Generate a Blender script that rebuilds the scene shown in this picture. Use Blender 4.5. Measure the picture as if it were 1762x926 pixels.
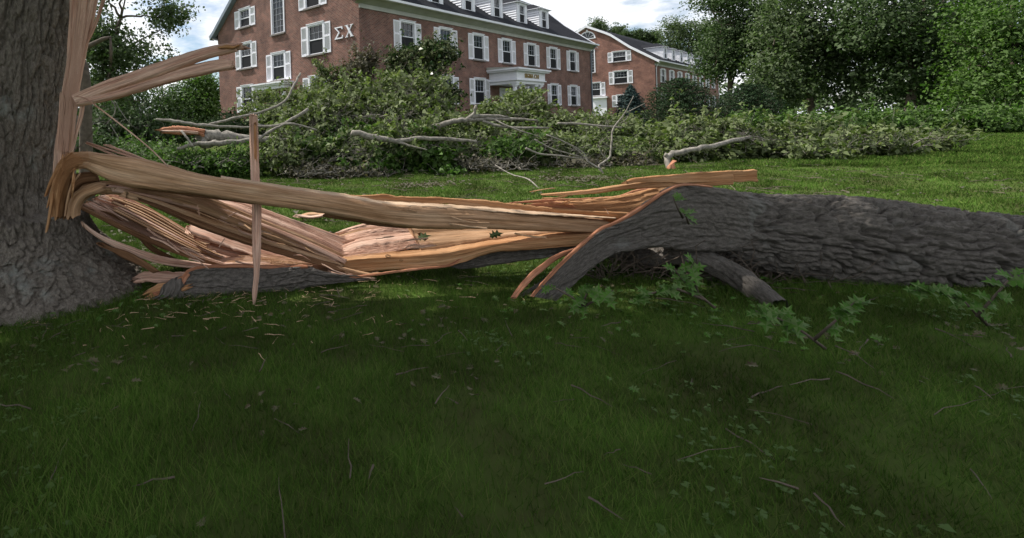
import bpy, math, random
import numpy as np
from mathutils import Vector, Matrix
for o in list(bpy.data.objects): bpy.data.objects.remove(o)
S = bpy.context.scene
rad = math.radians
rng = np.random.default_rng(7); random.seed(7)

# ------------------------------------------------------------------ camera
F, PX, PY, TH = 925.0, 600.0, 220.6, math.atan(.0323)   # measured from the building's two vanishing points
EYE = 1.6
cd = bpy.data.cameras.new('camera'); cam = bpy.data.objects.new('camera', cd); S.collection.objects.link(cam)
cd.sensor_width = 36; cd.lens = F/1762*36; cd.shift_x = (881-PX)/1762; cd.shift_y = -(463-PY)/1762
cd.clip_start = .05; cd.clip_end = 2000
cam.matrix_world = Matrix.Translation((0, 0, EYE)) @ Matrix.Rotation(TH, 4, 'Y') @ Matrix.Rotation(rad(90), 4, 'X')
S.camera = cam
# ------------------------------------------------------------------ light
SUN_AZ = math.atan2(.43, -.90)            # direction towards the sun in plan: left and behind the scene
SUN_EL = rad(52)
sd = Vector((math.cos(SUN_AZ)*math.cos(SUN_EL), math.sin(SUN_AZ)*math.cos(SUN_EL), math.sin(SUN_EL)))
sl = bpy.data.lights.new('sun', 'SUN'); sl.energy = 5.0; sl.angle = rad(.6); sl.color = (1, .95, .87)
so = bpy.data.objects.new('sun', sl); S.collection.objects.link(so); so.rotation_euler = sd.to_track_quat('Z', 'Y').to_euler()
W = bpy.data.worlds.new('World'); S.world = W; W.use_nodes = True
nt = W.node_tree; nt.nodes.clear(); N = nt.nodes.new; LK = nt.links.new
sky = N('ShaderNodeTexSky'); sky.sky_type = 'NISHITA'; sky.sun_disc = False; sky.sun_elevation = SUN_EL
sky.sun_rotation = math.pi/2-SUN_AZ
b1 = N('ShaderNodeBackground'); b1.inputs[1].default_value = .11; LK(sky.outputs[0], b1.inputs[0])
tc = N('ShaderNodeTexCoord'); sx = N('ShaderNodeSeparateXYZ'); LK(tc.outputs['Generated'], sx.inputs[0])
mz = N('ShaderNodeMath'); mz.operation = 'ADD'; mz.inputs[1].default_value = .22; LK(sx.outputs[2], mz.inputs[0])
dv = N('ShaderNodeVectorMath'); dv.operation = 'DIVIDE'; LK(tc.outputs['Generated'], dv.inputs[0])
cb = N('ShaderNodeCombineXYZ'); [LK(mz.outputs[0], cb.inputs[i]) for i in range(3)]; LK(cb.outputs[0], dv.inputs[1])
n1 = N('ShaderNodeTexNoise'); n1.inputs['Scale'].default_value = 1.6; n1.inputs['Detail'].default_value = 9; n1.inputs['Roughness'].default_value = .58
LK(dv.outputs[0], n1.inputs['Vector'])
cr = N('ShaderNodeValToRGB'); cr.color_ramp.elements[0].position = .41; cr.color_ramp.elements[1].position = .51; LK(n1.outputs[0], cr.inputs[0])
n2 = N('ShaderNodeTexNoise'); n2.inputs['Scale'].default_value = 3.1; n2.inputs['Detail'].default_value = 8; LK(dv.outputs[0], n2.inputs['Vector'])
c2 = N('ShaderNodeValToRGB'); e = c2.color_ramp.elements; e[0].position = .35; e[0].color = (.74, .78, .85, 1); e[1].position = .58; e[1].color = (.97, .98, 1, 1); LK(n2.outputs[0], c2.inputs[0])
b2 = N('ShaderNodeBackground'); b2.inputs[1].default_value = 1.1; LK(c2.outputs[0], b2.inputs[0])
mx = N('ShaderNodeMixShader'); LK(cr.outputs[0], mx.inputs[0]); LK(b1.outputs[0], mx.inputs[1]); LK(b2.outputs[0], mx.inputs[2])
wo = N('ShaderNodeOutputWorld'); LK(mx.outputs[0], wo.inputs[0])
S.view_settings.view_transform = 'Standard'; S.view_settings.look = 'None'; S.view_settings.exposure = .27; S.view_settings.gamma = 1
S.render.engine = 'CYCLES'

# ------------------------------------------------------------------ helpers
cT, sT = math.cos(TH), math.sin(TH)
def at(x, y, Y):
    "world point that lies Y metres away along a sight line (used only to read real positions off the photograph)"
    dx, dy = x-PX, PY-y
    return Vector(((dx*cT+dy*sT)/F*Y, Y, EYE+(-dx*sT+dy*cT)/F*Y))
def _h(ix, iy, iz, s):
    n = (ix.astype(np.int64)*374761393 + iy.astype(np.int64)*668265263 + iz.astype(np.int64)*2147483647 + s*974711) & 0xffffffff
    n = ((n ^ (n >> 13))*1274126177) & 0xffffffff
    return ((n ^ (n >> 16)) & 0xffffff)/16777215.0
def vn(x, y, z=0., s=0):
    x, y, z = np.broadcast_arrays(np.asarray(x, float), np.asarray(y, float), np.asarray(z, float))
    fx, fy, fz = np.floor(x), np.floor(y), np.floor(z); u, v, w = x-fx, y-fy, z-fz
    u, v, w = [q*q*(3-2*q) for q in (u, v, w)]; ix, iy, iz = fx.astype(np.int64), fy.astype(np.int64), fz.astype(np.int64)
    r = 0
    for a in (0, 1):
        for b in (0, 1):
            for c in (0, 1):
                r = r + (u if a else 1-u)*(v if b else 1-v)*(w if c else 1-w)*_h(ix+a, iy+b, iz+c, s)
    return r*2-1
def fbm(x, y, z=0., s=0, o=4):
    r = 0; a = 1.; f = 1.
    for k in range(o): r = r + a*vn(x*f, y*f, z*f, s+k*17); a *= .5; f *= 2.03
    return r
def ridg(x, y, z=0., s=0, o=3):
    r = 0; a = 1.; f = 1.
    for k in range(o): r = r + a*(1-2*np.abs(vn(x*f, y*f, z*f, s+k*17))); a *= .5; f *= 2.1
    return r
class MB:
    def __init__(s): s.v = []; s.f = []; s.uv = None; s.mi = []
    def face(s, pts, m=0):
        n = len(s.v); s.v += [tuple(p) for p in pts]; s.f.append(tuple(range(n, n+len(pts)))); s.mi.append(m); return s
    def box(s, a, b, m=0):
        x0, y0, z0 = a; x1, y1, z1 = b; n = len(s.v)
        s.v += [(x0,y0,z0),(x1,y0,z0),(x1,y1,z0),(x0,y1,z0),(x0,y0,z1),(x1,y0,z1),(x1,y1,z1),(x0,y1,z1)]
        for q in ((0,3,2,1),(4,5,6,7),(0,1,5,4),(1,2,6,5),(2,3,7,6),(3,0,4,7)): s.f.append(tuple(n+i for i in q)); s.mi.append(m)
        return s
    def tube(s, pts, rr, n=8, m=0, ns=0, seed=0):
        pts = [Vector(p) for p in pts]; base = len(s.v); L = len(pts)
        for i, p in enumerate(pts):
            t = (pts[min(i+1, L-1)]-pts[max(i-1, 0)]).normalized()
            u = t.cross(Vector((0, 0, 1))); u = u.normalized() if u.length > .15 else t.cross(Vector((0, 1, 0))).normalized(); w = u.cross(t)
            r = rr[i] if hasattr(rr, '__len__') else rr
            for k in range(n):
                a = 2*math.pi*k/n; q = r*(1+ns*float(vn(k*1.3, i*.7, seed)))
                s.v.append(tuple(p+(u*math.cos(a)+w*math.sin(a))*q))
        for i in range(L-1):
            for k in range(n):
                k2 = (k+1) % n; s.f.append((base+i*n+k, base+i*n+k2, base+(i+1)*n+k2, base+(i+1)*n+k)); s.mi.append(m)
        s.f.append(tuple(base+k for k in range(n))[::-1]); s.f.append(tuple(base+(L-1)*n+k for k in range(n))); s.mi += [m, m]
        return s
    def mesh(s, name, mats, smooth=False):
        me = bpy.data.meshes.new(name); me.from_pydata(s.v, [], s.f)
        for m in (mats if isinstance(mats, (list, tuple)) else [mats]): me.materials.append(m)
        me.polygons.foreach_set('material_index', s.mi)
        if smooth: me.polygons.foreach_set('use_smooth', [True]*len(s.f))
        me.update(); return me
    def build(s, name, mats, parent=None, smooth=False): return link(name, s.mesh(name, mats, smooth), parent)
def link(name, me, parent=None):
    o = bpy.data.objects.new(name, me); S.collection.objects.link(o)
    if parent: o.parent = parent
    return o
def tag(o, label=None, cat=None, group=None, kind=None):
    if label: o['label'] = label
    if cat: o['category'] = cat
    if group: o['group'] = group
    if kind: o['kind'] = kind
    return o
def empty(name, loc, label, cat, rz=0, group=None):
    o = bpy.data.objects.new(name, None); S.collection.objects.link(o); o.location = loc; o.rotation_euler = (0, 0, rz); o.empty_display_size = .3
    return tag(o, label, cat, group)
def npmesh(name, V, Fq, mat, smooth=False, uv=None):
    me = bpy.data.meshes.new(name); nv, (nf, k) = len(V), Fq.shape
    me.vertices.add(nv); me.vertices.foreach_set('co', np.ascontiguousarray(V, np.float32).ravel())
    me.loops.add(nf*k); me.loops.foreach_set('vertex_index', np.ascontiguousarray(Fq, np.int32).ravel())
    me.polygons.add(nf); me.polygons.foreach_set('loop_start', np.arange(0, nf*k, k, dtype=np.int32)); me.polygons.foreach_set('loop_total', np.full(nf, k, np.int32))
    if smooth: me.polygons.foreach_set('use_smooth', np.ones(nf, bool))
    me.materials.append(mat)
    if uv is not None:
        l = me.uv_layers.new(name='UVMap'); l.data.foreach_set('uv', np.ascontiguousarray(uv[Fq.ravel()], np.float32).ravel())
    me.update(calc_edges=True); me.validate(); return me
def grid_faces(nr, nc, wrap=True):
    i = np.arange(nr-1)[:, None]; j = np.arange(nc if wrap else nc-1)[None, :]; j2 = (j+1) % nc
    return np.stack([i*nc+j, i*nc+j2, (i+1)*nc+j2, (i+1)*nc+j], -1).reshape(-1, 4)

# ------------------------------------------------------------------ materials
def mat(name): m = bpy.data.materials.new(name); m.use_nodes = True; t = m.node_tree; return m, t, t.nodes['Principled BSDF'], t.nodes.new, t.links.new
def plain(name, col, rough=.6, vary=.12, sc=3., spec=.3, bump=0., metal=0):
    m, t, p, N, L = mat(name); tc = N('ShaderNodeTexCoord'); n = N('ShaderNodeTexNoise'); n.inputs['Scale'].default_value = sc; n.inputs['Detail'].default_value = 7
    L(tc.outputs['Object'], n.inputs['Vector']); r = N('ShaderNodeValToRGB'); r.color_ramp.elements[0].position = .3; r.color_ramp.elements[1].position = .7
    r.color_ramp.elements[0].color = tuple(c*(1-vary) for c in col)+(1,); r.color_ramp.elements[1].color = tuple(min(1, c*(1+vary)) for c in col)+(1,)
    L(n.outputs[0], r.inputs[0]); L(r.outputs[0], p.inputs['Base Color']); p.inputs['Roughness'].default_value = rough; p.inputs['Specular IOR Level'].default_value = spec; p.inputs['Metallic'].default_value = metal
    if bump: b = N('ShaderNodeBump'); b.inputs['Strength'].default_value = bump; b.inputs['Distance'].default_value = .02; L(n.outputs[0], b.inputs['Height']); L(b.outputs[0], p.inputs['Normal'])
    return m
def brick_mat(name, c1, c2, mortar):
    m, t, p, N, L = mat(name); tc = N('ShaderNodeTexCoord'); s = N('ShaderNodeSeparateXYZ'); L(tc.outputs['Object'], s.inputs[0])
    a = N('ShaderNodeMath'); L(s.outputs[0], a.inputs[0]); L(s.outputs[1], a.inputs[1]); c = N('ShaderNodeCombineXYZ'); L(a.outputs[0], c.inputs[0]); L(s.outputs[2], c.inputs[1])
    b = N('ShaderNodeTexBrick'); L(c.outputs[0], b.inputs['Vector']); b.inputs['Scale'].default_value = 1; b.inputs['Brick Width'].default_value = .22; b.inputs['Row Height'].default_value = .075
    b.inputs['Mortar Size'].default_value = .009; b.inputs['Color1'].default_value = (*c1, 1); b.inputs['Color2'].default_value = (*c2, 1); b.inputs['Mortar'].default_value = (*mortar, 1)
    n = N('ShaderNodeTexNoise'); n.inputs['Scale'].default_value = .8; n.inputs['Detail'].default_value = 10; n.inputs['Roughness'].default_value = .7; L(tc.outputs['Object'], n.inputs['Vector'])
    r = N('ShaderNodeValToRGB'); r.color_ramp.elements[0].color = (.5, .5, .52, 1); r.color_ramp.elements[1].color = (1.4, 1.35, 1.3, 1); r.color_ramp.elements[0].position = .3; r.color_ramp.elements[1].position = .7; L(n.outputs[0], r.inputs[0])
    k = N('ShaderNodeMix'); k.data_type = 'RGBA'; k.blend_type = 'MULTIPLY'; k.inputs[0].default_value = 1; L(b.outputs[0], k.inputs[6]); L(r.outputs[0], k.inputs[7]); L(k.outputs[2], p.inputs['Base Color'])
    p.inputs['Roughness'].default_value = .85; p.inputs['Specular IOR Level'].default_value = .2
    bp = N('ShaderNodeBump'); bp.inputs['Strength'].default_value = .5; bp.inputs['Distance'].default_value = .01; bp.invert = True; L(b.outputs['Fac'], bp.inputs['Height']); L(bp.outputs[0], p.inputs['Normal'])
    return m
def leaf_mat(name, cols, back=None, trans=.35, rough=.6, spec=.22):
    m, t, p, N, L = mat(name); g = N('ShaderNodeNewGeometry'); r = N('ShaderNodeValToRGB'); cr = r.color_ramp
    while len(cr.elements) < len(cols): cr.elements.new(.5)
    for i, c in enumerate(cols): cr.elements[i].position = i/(len(cols)-1); cr.elements[i].color = (*c, 1)
    L(g.outputs['Random Per Island'], r.inputs[0]); col = r.outputs[0]
    tc = N('ShaderNodeTexCoord'); n = N('ShaderNodeTexNoise'); n.inputs['Scale'].default_value = 1.1; n.inputs['Detail'].default_value = 4; L(tc.outputs['Object'], n.inputs['Vector'])
    q = N('ShaderNodeMapRange'); q.inputs[1].default_value = .3; q.inputs[2].default_value = .7; q.inputs[3].default_value = .5; q.inputs[4].default_value = 1.5; L(n.outputs[0], q.inputs[0])
    k = N('ShaderNodeVectorMath'); k.operation = 'SCALE'; L(col, k.inputs[0]); L(q.outputs[0], k.inputs['Scale']); col = k.outputs[0]
    if back:
        x = N('ShaderNodeMix'); x.data_type = 'RGBA'; L(g.outputs['Backfacing'], x.inputs[0]); L(col, x.inputs[6]); x.inputs[7].default_value = (*back, 1); col = x.outputs[2]
    L(col, p.inputs['Base Color']); p.inputs['Roughness'].default_value = rough; p.inputs['Specular IOR Level'].default_value = spec
    tr = N('ShaderNodeBsdfTranslucent'); L(col, tr.inputs[0]); ms = N('ShaderNodeMixShader'); ms.inputs[0].default_value = trans
    L(p.outputs[0], ms.inputs[1]); L(tr.outputs[0], ms.inputs[2]); L(ms.outputs[0], t.nodes['Material Output'].inputs[0]); return m
def wood_mat(name, cols, streak=1.):
    "grain runs along the UV u axis (metres)"
    m, t, p, N, L = mat(name); uv = N('ShaderNodeUVMap'); uv.uv_map = 'UVMap'
    def noise(su, sv, det=6, ro=.6):
        mp = N('ShaderNodeMapping'); mp.inputs['Scale'].default_value = (su, sv, 1); L(uv.outputs[0], mp.inputs[0]); n = N('ShaderNodeTexNoise'); n.inputs['Scale'].default_value = 1; n.inputs['Detail'].default_value = det; n.inputs['Roughness'].default_value = ro; n.inputs['Distortion'].default_value = .3; L(mp.outputs[0], n.inputs['Vector']); return n.outputs[0]
    a = noise(1.1, 11, 8, .65); b = noise(2.2, 70, 6, .72)
    r = N('ShaderNodeValToRGB'); cr = r.color_ramp
    while len(cr.elements) < len(cols): cr.elements.new(.5)
    for i, c in enumerate(cols): cr.elements[i].position = .28+.44*i/(len(cols)-1); cr.elements[i].color = (*c, 1)
    L(a, r.inputs[0]); q = N('ShaderNodeMapRange'); q.inputs[1].default_value = .3; q.inputs[2].default_value = .7; q.inputs[3].default_value = 1-.5*streak; q.inputs[4].default_value = 1+.35*streak; L(b, q.inputs[0])
    k = N('ShaderNodeVectorMath'); k.operation = 'SCALE'; L(r.outputs[0], k.inputs[0]); L(q.outputs[0], k.inputs['Scale']); L(k.outputs[0], p.inputs['Base Color'])
    p.inputs['Roughness'].default_value = .85; p.inputs['Specular IOR Level'].default_value = .1
    ad = N('ShaderNodeMath'); ad.operation = 'ADD'; L(a, ad.inputs[0]); L(b, ad.inputs[1]); bp = N('ShaderNodeBump'); bp.inputs['Strength'].default_value = .7; bp.inputs['Distance'].default_value = .006; L(ad.outputs[0], bp.inputs['Height']); L(bp.outputs[0], p.inputs['Normal'])
    return m
def bark_mat(name, dark, light, lichen=None, sc=1., obj=False):
    m, t, p, N, L = mat(name); uv = N('ShaderNodeUVMap'); uv.uv_map = 'UVMap'
    mp = N('ShaderNodeMapping'); mp.inputs['Scale'].default_value = (30, 30, 12) if obj else (8*sc, 22*sc, 1); tc_ = N('ShaderNodeTexCoord'); src = tc_.outputs['Object'] if obj else uv.outputs[0]; L(src, mp.inputs[0])
    n = N('ShaderNodeTexNoise'); n.inputs['Scale'].default_value = 2.2; n.inputs['Detail'].default_value = 10; n.inputs['Roughness'].default_value = .8; L(mp.outputs[0], n.inputs['Vector'])
    r = N('ShaderNodeValToRGB'); e = r.color_ramp.elements; e[0].position = .3; e[0].color = (*dark, 1); e[1].position = .7; e[1].color = (*light, 1); L(n.outputs[0], r.inputs[0]); col = r.outputs[0]
    if lichen:
        n3 = N('ShaderNodeTexNoise'); n3.inputs['Scale'].default_value = 1.7; n3.inputs['Detail'].default_value = 9; n3.inputs['Roughness'].default_value = .7; L(src, n3.inputs['Vector'])
        r3 = N('ShaderNodeValToRGB'); e = r3.color_ramp.elements; e[0].position = .56; e[1].position = .66; e[1].color = (.75, .75, .75, 1); L(n3.outputs[0], r3.inputs[0])
        x = N('ShaderNodeMix'); x.data_type = 'RGBA'; L(r3.outputs[0], x.inputs[0]); L(col, x.inputs[6]); x.inputs[7].default_value = (*lichen, 1); col = x.outputs[2]
    L(col, p.inputs['Base Color']); p.inputs['Roughness'].default_value = .9; p.inputs['Specular IOR Level'].default_value = .2
    v = N('ShaderNodeTexVoronoi'); v.feature = 'DISTANCE_TO_EDGE'; v.inputs['Scale'].default_value = 1.5
    mw = N('ShaderNodeMix'); mw.data_type = 'VECTOR'; mw.inputs[0].default_value = .3; L(mp.outputs[0], mw.inputs[4]); L(n.outputs['Color'], mw.inputs[5]); L(mw.outputs[1], v.inputs['Vector'])
    ad = N('ShaderNodeMath'); ad.operation = 'MULTIPLY_ADD'; L(n.outputs[0], ad.inputs[0]); ad.inputs[1].default_value = 1.5; L(v.outputs[0], ad.inputs[2])
    bp = N('ShaderNodeBump'); bp.inputs['Strength'].default_value = 1; bp.inputs['Distance'].default_value = .015; L(ad.outputs[0], bp.inputs['Height']); L(bp.outputs[0], p.inputs['Normal']); return m
BRICK = brick_mat('brick', (.21, .09, .066), (.12, .054, .041), (.29, .245, .22))
BRICKF = brick_mat('brick_far', (.25, .12, .09), (.18, .085, .066), (.26, .2, .18))
WHITE = plain('white_paint', (.78, .79, .84), .5, .05, 2)
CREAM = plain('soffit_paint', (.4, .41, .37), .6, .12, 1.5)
SHUT = plain('shutter_paint', (.8, .8, .86), .5, .05, 3)
SLATE = plain('roof_shingle', (.022, .023, .028), .95, .4, 14, .08, .5)
WPALEO = plain('pale_wood', (.5, .35, .22), .7, .2, 20)
KNOT = plain('knot_wood', (.2, .1, .045), .7, .3, 30)
MUNT = plain('muntin_paint', (.5, .52, .57), .6, .05, 3)
SCREEN = plain('screen_mesh', (.014, .015, .018), .6, .1, 3, .15)
GOLD = plain('gold_paint', (.3, .21, .08), .4, .1, 5)
PIPE = plain('downspout_paint', (.17, .21, .25), .4, .1, 4)
STONE = plain('stone_sill', (.22, .2, .19), .8, .15, 6)
INT = plain('room_wall', (.06, .055, .05), .9, .2, 1)
m, t, p, N, L = mat('window_glass'); p.inputs['Base Color'].default_value = (.012, .016, .02, 1); p.inputs['Roughness'].default_value = .04; p.inputs['Specular IOR Level'].default_value = .5
tc = N('ShaderNodeTexCoord'); n = N('ShaderNodeTexNoise'); n.inputs['Scale'].default_value = 1.3; n.inputs['Detail'].default_value = 2; L(tc.outputs['Object'], n.inputs['Vector']); bp = N('ShaderNodeBump'); bp.inputs['Strength'].default_value = .12; bp.inputs['Distance'].default_value = .05; L(n.outputs[0], bp.inputs['Height']); L(bp.outputs[0], p.inputs['Normal']); GLASS = m
WTAN = wood_mat('split_wood_tan', [(.24, .125, .06), (.4, .235, .13), (.51, .325, .2), (.6, .42, .28)])
WORG = wood_mat('split_wood_orange', [(.2, .09, .04), (.38, .19, .088), (.49, .28, .145), (.57, .37, .22)])
WPINK = wood_mat('split_wood_pink', [(.3, .15, .105), (.5, .3, .22), (.64, .44, .34), (.74, .56, .46)], 1.2)
WSUNLIT = wood_mat('split_wood_sunlit', [(.42, .27, .16), (.56, .4, .27), (.64, .48, .34)], .8)  # paler wood colour standing in for sunlight on the beam's top edge
WBRN = wood_mat('split_wood_brown', [(.1, .05, .026), (.2, .105, .055), (.28, .16, .09)])
CAMB = wood_mat('inner_bark', [(.25, .1, .05), (.42, .19, .11), (.5, .27, .18)])
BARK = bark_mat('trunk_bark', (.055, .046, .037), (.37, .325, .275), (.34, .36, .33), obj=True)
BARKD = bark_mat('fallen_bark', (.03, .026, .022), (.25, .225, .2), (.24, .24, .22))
BARKS = plain('grey_branch_bark', (.23, .21, .18), .8, .45, 9, .2, .4)
BARKB = plain('brown_branch_bark', (.12, .095, .075), .85, .3, 9, .2, .4)
LBR = leaf_mat('wilted_leaves', [(.05, .09, .014), (.09, .15, .024), (.14, .21, .04), (.08, .11, .03), (.23, .3, .08)], (.17, .21, .09))
LBRN = leaf_mat('brown_wilted_leaves', [(.05, .05, .02), (.09, .08, .035), (.07, .09, .03), (.13, .11, .06)], (.14, .13, .09))
LGRN = leaf_mat('bright_leaves', [(.035, .1, .01), (.07, .16, .018), (.11, .21, .03)], (.1, .17, .045))
LDRK = leaf_mat('dark_tree_leaves', [(.028, .06, .014), (.05, .1, .022), (.08, .145, .035)], (.08, .12, .05), .3)
LOPEN = leaf_mat('open_tree_leaves', [(.045, .085, .022), (.075, .13, .035), (.12, .185, .055)], (.11, .15, .07), .4)
LMAG = leaf_mat('glossy_leaves', [(.02, .05, .014), (.035, .08, .02), (.06, .11, .03)], (.1, .12, .05), .2, .22)
LSPR = leaf_mat('spruce_needles', [(.025, .05, .045), (.04, .075, .07), (.06, .1, .09)], None, .1)
LYEW = leaf_mat('yew_needles', [(.01, .028, .008), (.02, .05, .015), (.04, .075, .025)], None, .15)
LFRONT = leaf_mat('fresh_oak_leaves', [(.06, .16, .02), (.09, .22, .03), (.13, .25, .05)], (.14, .22, .07), .35)
LLIT = leaf_mat('fallen_leaves', [(.05, .07, .02), (.09, .1, .04), (.1, .065, .035), (.14, .13, .07), (.06, .035, .02)], (.12, .11, .06), .1)
GRASS = leaf_mat('grass', [(.035, .075, .012), (.06, .12, .018), (.09, .16, .028), (.125, .145, .045)], None, .3, .8, .04)
m, t, p, N, L = mat('lawn_soil'); tc = N('ShaderNodeTexCoord'); n = N('ShaderNodeTexNoise'); n.inputs['Scale'].default_value = 1.1; n.inputs['Detail'].default_value = 12; n.inputs['Roughness'].default_value = .7; L(tc.outputs['Object'], n.inputs['Vector'])
r = N('ShaderNodeValToRGB'); e = r.color_ramp.elements; e[0].position = .3; e[0].color = (.055, .05, .024, 1); e[1].position = .7; e[1].color = (.07, .13, .022, 1); L(n.outputs[0], r.inputs[0]); L(r.outputs[0], p.inputs['Base Color']); p.inputs['Roughness'].default_value = 1; p.inputs['Specular IOR Level'].default_value = .03
bp = N('ShaderNodeBump'); bp.inputs['Strength'].default_value = .6; L(n.outputs[0], bp.inputs['Height']); L(bp.outputs[0], p.inputs['Normal']); SOIL = m
PAVE = brick_mat('brick_paving', (.3, .15, .11), (.24, .12, .09), (.2, .17, .15))

# ------------------------------------------------------------------ ground
ANG = rad(44.3); dR = np.array([math.cos(ANG), math.sin(ANG)]); dL = np.array([-dR[1], dR[0]]); K1 = np.array([.782, 30.3]); K2 = np.array([41.26, 72.])
def terr(x, y):
    x = np.asarray(x, float); y = np.asarray(y, float)
    d = np.maximum(-(x-K1[0])*dL[0]-(y-K1[1])*dL[1], -(x-K1[0])*dR[0]-(y-K1[1])*dR[1])
    t = np.clip((9-d)/8, 0, 1); t = t*t*(3-2*t)
    far = np.clip((np.hypot(x, y)-4)/6, 0, 1)
    return 1.4*t + .05*fbm(x*.35, y*.35, 0, 3, 3)*far + .02*vn(x*1.3, y*1.3, 0, 5)-.02
gx = np.concatenate([-np.geomspace(400, 10, 26), np.linspace(-9.8, 14, 110), np.geomspace(14.3, 400, 40)])
gy = np.concatenate([-np.geomspace(200, 1, 14), np.linspace(-.8, 26, 120), np.geomspace(26.3, 600, 44)])
GX, GY = np.meshgrid(gx, gy); V = np.stack([GX, GY, terr(GX, GY)], -1).reshape(-1, 3)
link('ground', npmesh('ground', V, grid_faces(len(gy), len(gx), False), SOIL, True))['kind'] = 'structure'
# brick walk crossing the lawn to the right
mb = MB()
for i in range(40):
    def q(s, w): x = 12+s*.62*1.0; y = 27.5+s*.42; return (x-w*.3, y+w, float(terr(x-w*.3, y+w))+.03)
    mb.face([q(i, 0), q(i+1, 0), q(i+1, 1.5), q(i, 1.5)])
mb.build('footpath', PAVE)['kind'] = 'structure'

# ------------------------------------------------------------------ buildings
def wall_cells(openings, s0, s1, z0, top, extra=()):
    ss = sorted({s0, s1, *[o[0] for o in openings], *[o[1] for o in openings], *[e for e in extra if s0 < e < s1]})
    for a, b in zip(ss[:-1], ss[1:]):
        mid = (a+b)/2; z = z0
        for o in sorted([o for o in openings if o[0] <= mid <= o[1]], key=lambda o: o[2]):
            if o[2] > z: yield [(a, z), (b, z), (b, o[2]), (a, o[2])]
            z = o[3]
        yield [(a, z), (b, z), (b, top(b)), (a, top(a))]
wcache = {}
def window_parts(w, h, cols, shut, two=True):
    "meshes in window coordinates: x across, z up from the sill, -y outwards; origin at bottom centre of the opening"
    key = (round(w, 2), round(h, 2), cols, shut, two)
    if key in wcache: return wcache[key]
    f = MB(); c = .11
    f.box((-w/2-c, -.05, -.02), (-w/2, .06, h+c)); f.box((w/2, -.05, -.02), (w/2+c, .06, h+c)); f.box((-w/2, -.05, h), (w/2, .06, h+c))
    f.box((-w/2-c-.04, -.09, h+c), (w/2+c+.04, .05, h+c+.04))
    s = .05
    f.box((-w/2, .02, 0), (-w/2+s, .1, h)); f.box((w/2-s, .02, 0), (w/2, .1, h)); f.box((-w/2+s, .02, 0), (w/2-s, .1, s)); f.box((-w/2+s, .02, h-s), (w/2-s, .1, h))
    if two: f.box((-w/2+s, .0, h/2-.03), (w/2-s, .1, h/2+.03))
    mu = MB(); rows = max(2, round(h/.42)) if two else round(h/.42); g = .006
    for i in range(1, cols): x = -w/2+s+(w-2*s)*i/cols; mu.box((x-g, .045, s), (x+g, .075, h-s))
    for j in range(1, rows):
        if two and j*2 == rows: continue
        z = s+(h-2*s)*j/rows; mu.box((-w/2+s, .04, z-g), (w/2-s, .078, z+g))
    gl = MB(); gl.box((-w/2+s*.5, .082, s*.5), (w/2-s*.5, .092, h-s*.5))
    si = MB(); si.box((-w/2-c-.05, -.13, -.12), (w/2+c+.05, .08, -.022)); 
    sh = None
    if shut:
        sh = MB(); sw = .58; hh = h+.1
        sh.box((0, -.045, 0), (.07, -.005, hh)); sh.box((sw-.07, -.045, 0), (sw, -.005, hh))
        for z0, z1 in ((0, .12), (hh*.52, hh*.52+.1), (hh-.1, hh)): sh.box((.07, -.045, z0), (sw-.07, -.005, z1))
        for z0, z1 in ((.12, hh*.52), (hh*.52+.1, hh-.1)):
            n = int((z1-z0)/.055)
            for k in range(n): z = z0+(z1-z0)*k/n; sh.face([(.07, -.012, z), (sw-.07, -.012, z), (sw-.07, -.038, z+.05), (.07, -.038, z+.05)])
        sh = sh.mesh('shutter', SHUT)
    sc = None
    if two: sc = MB(); sc.box((-w/2+s*.6, .03, s), (w/2-s*.6, .034, h/2-.03)); sc = sc.mesh('insect_screen', SCREEN)
    wcache[key] = (f.mesh('window', WHITE), mu.mesh('muntins', MUNT), gl.mesh('glass', GLASS), si.mesh('sill', STONE), sh, sc); return wcache[key]
def add_window(parent, x, y, z, rot, w, h, cols=3, shut=True, two=True):
    f, mu, gl, si, sh, sc = window_parts(w, h, cols, shut, two)
    o = link('window', f, parent); o.location = (x, y, z); o.rotation_euler = (0, 0, rot)
    link('muntins', mu, o); link('glass', gl, o); link('sill', si, o)
    if sc: link('insect_screen', sc, o)
    if sh:
        a = link('shutter', sh, o); a.location = (-w/2-.11-.58, 0, -.05); b = link('shutter', sh, o); b.location = (w/2+.11, 0, -.05)
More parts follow.
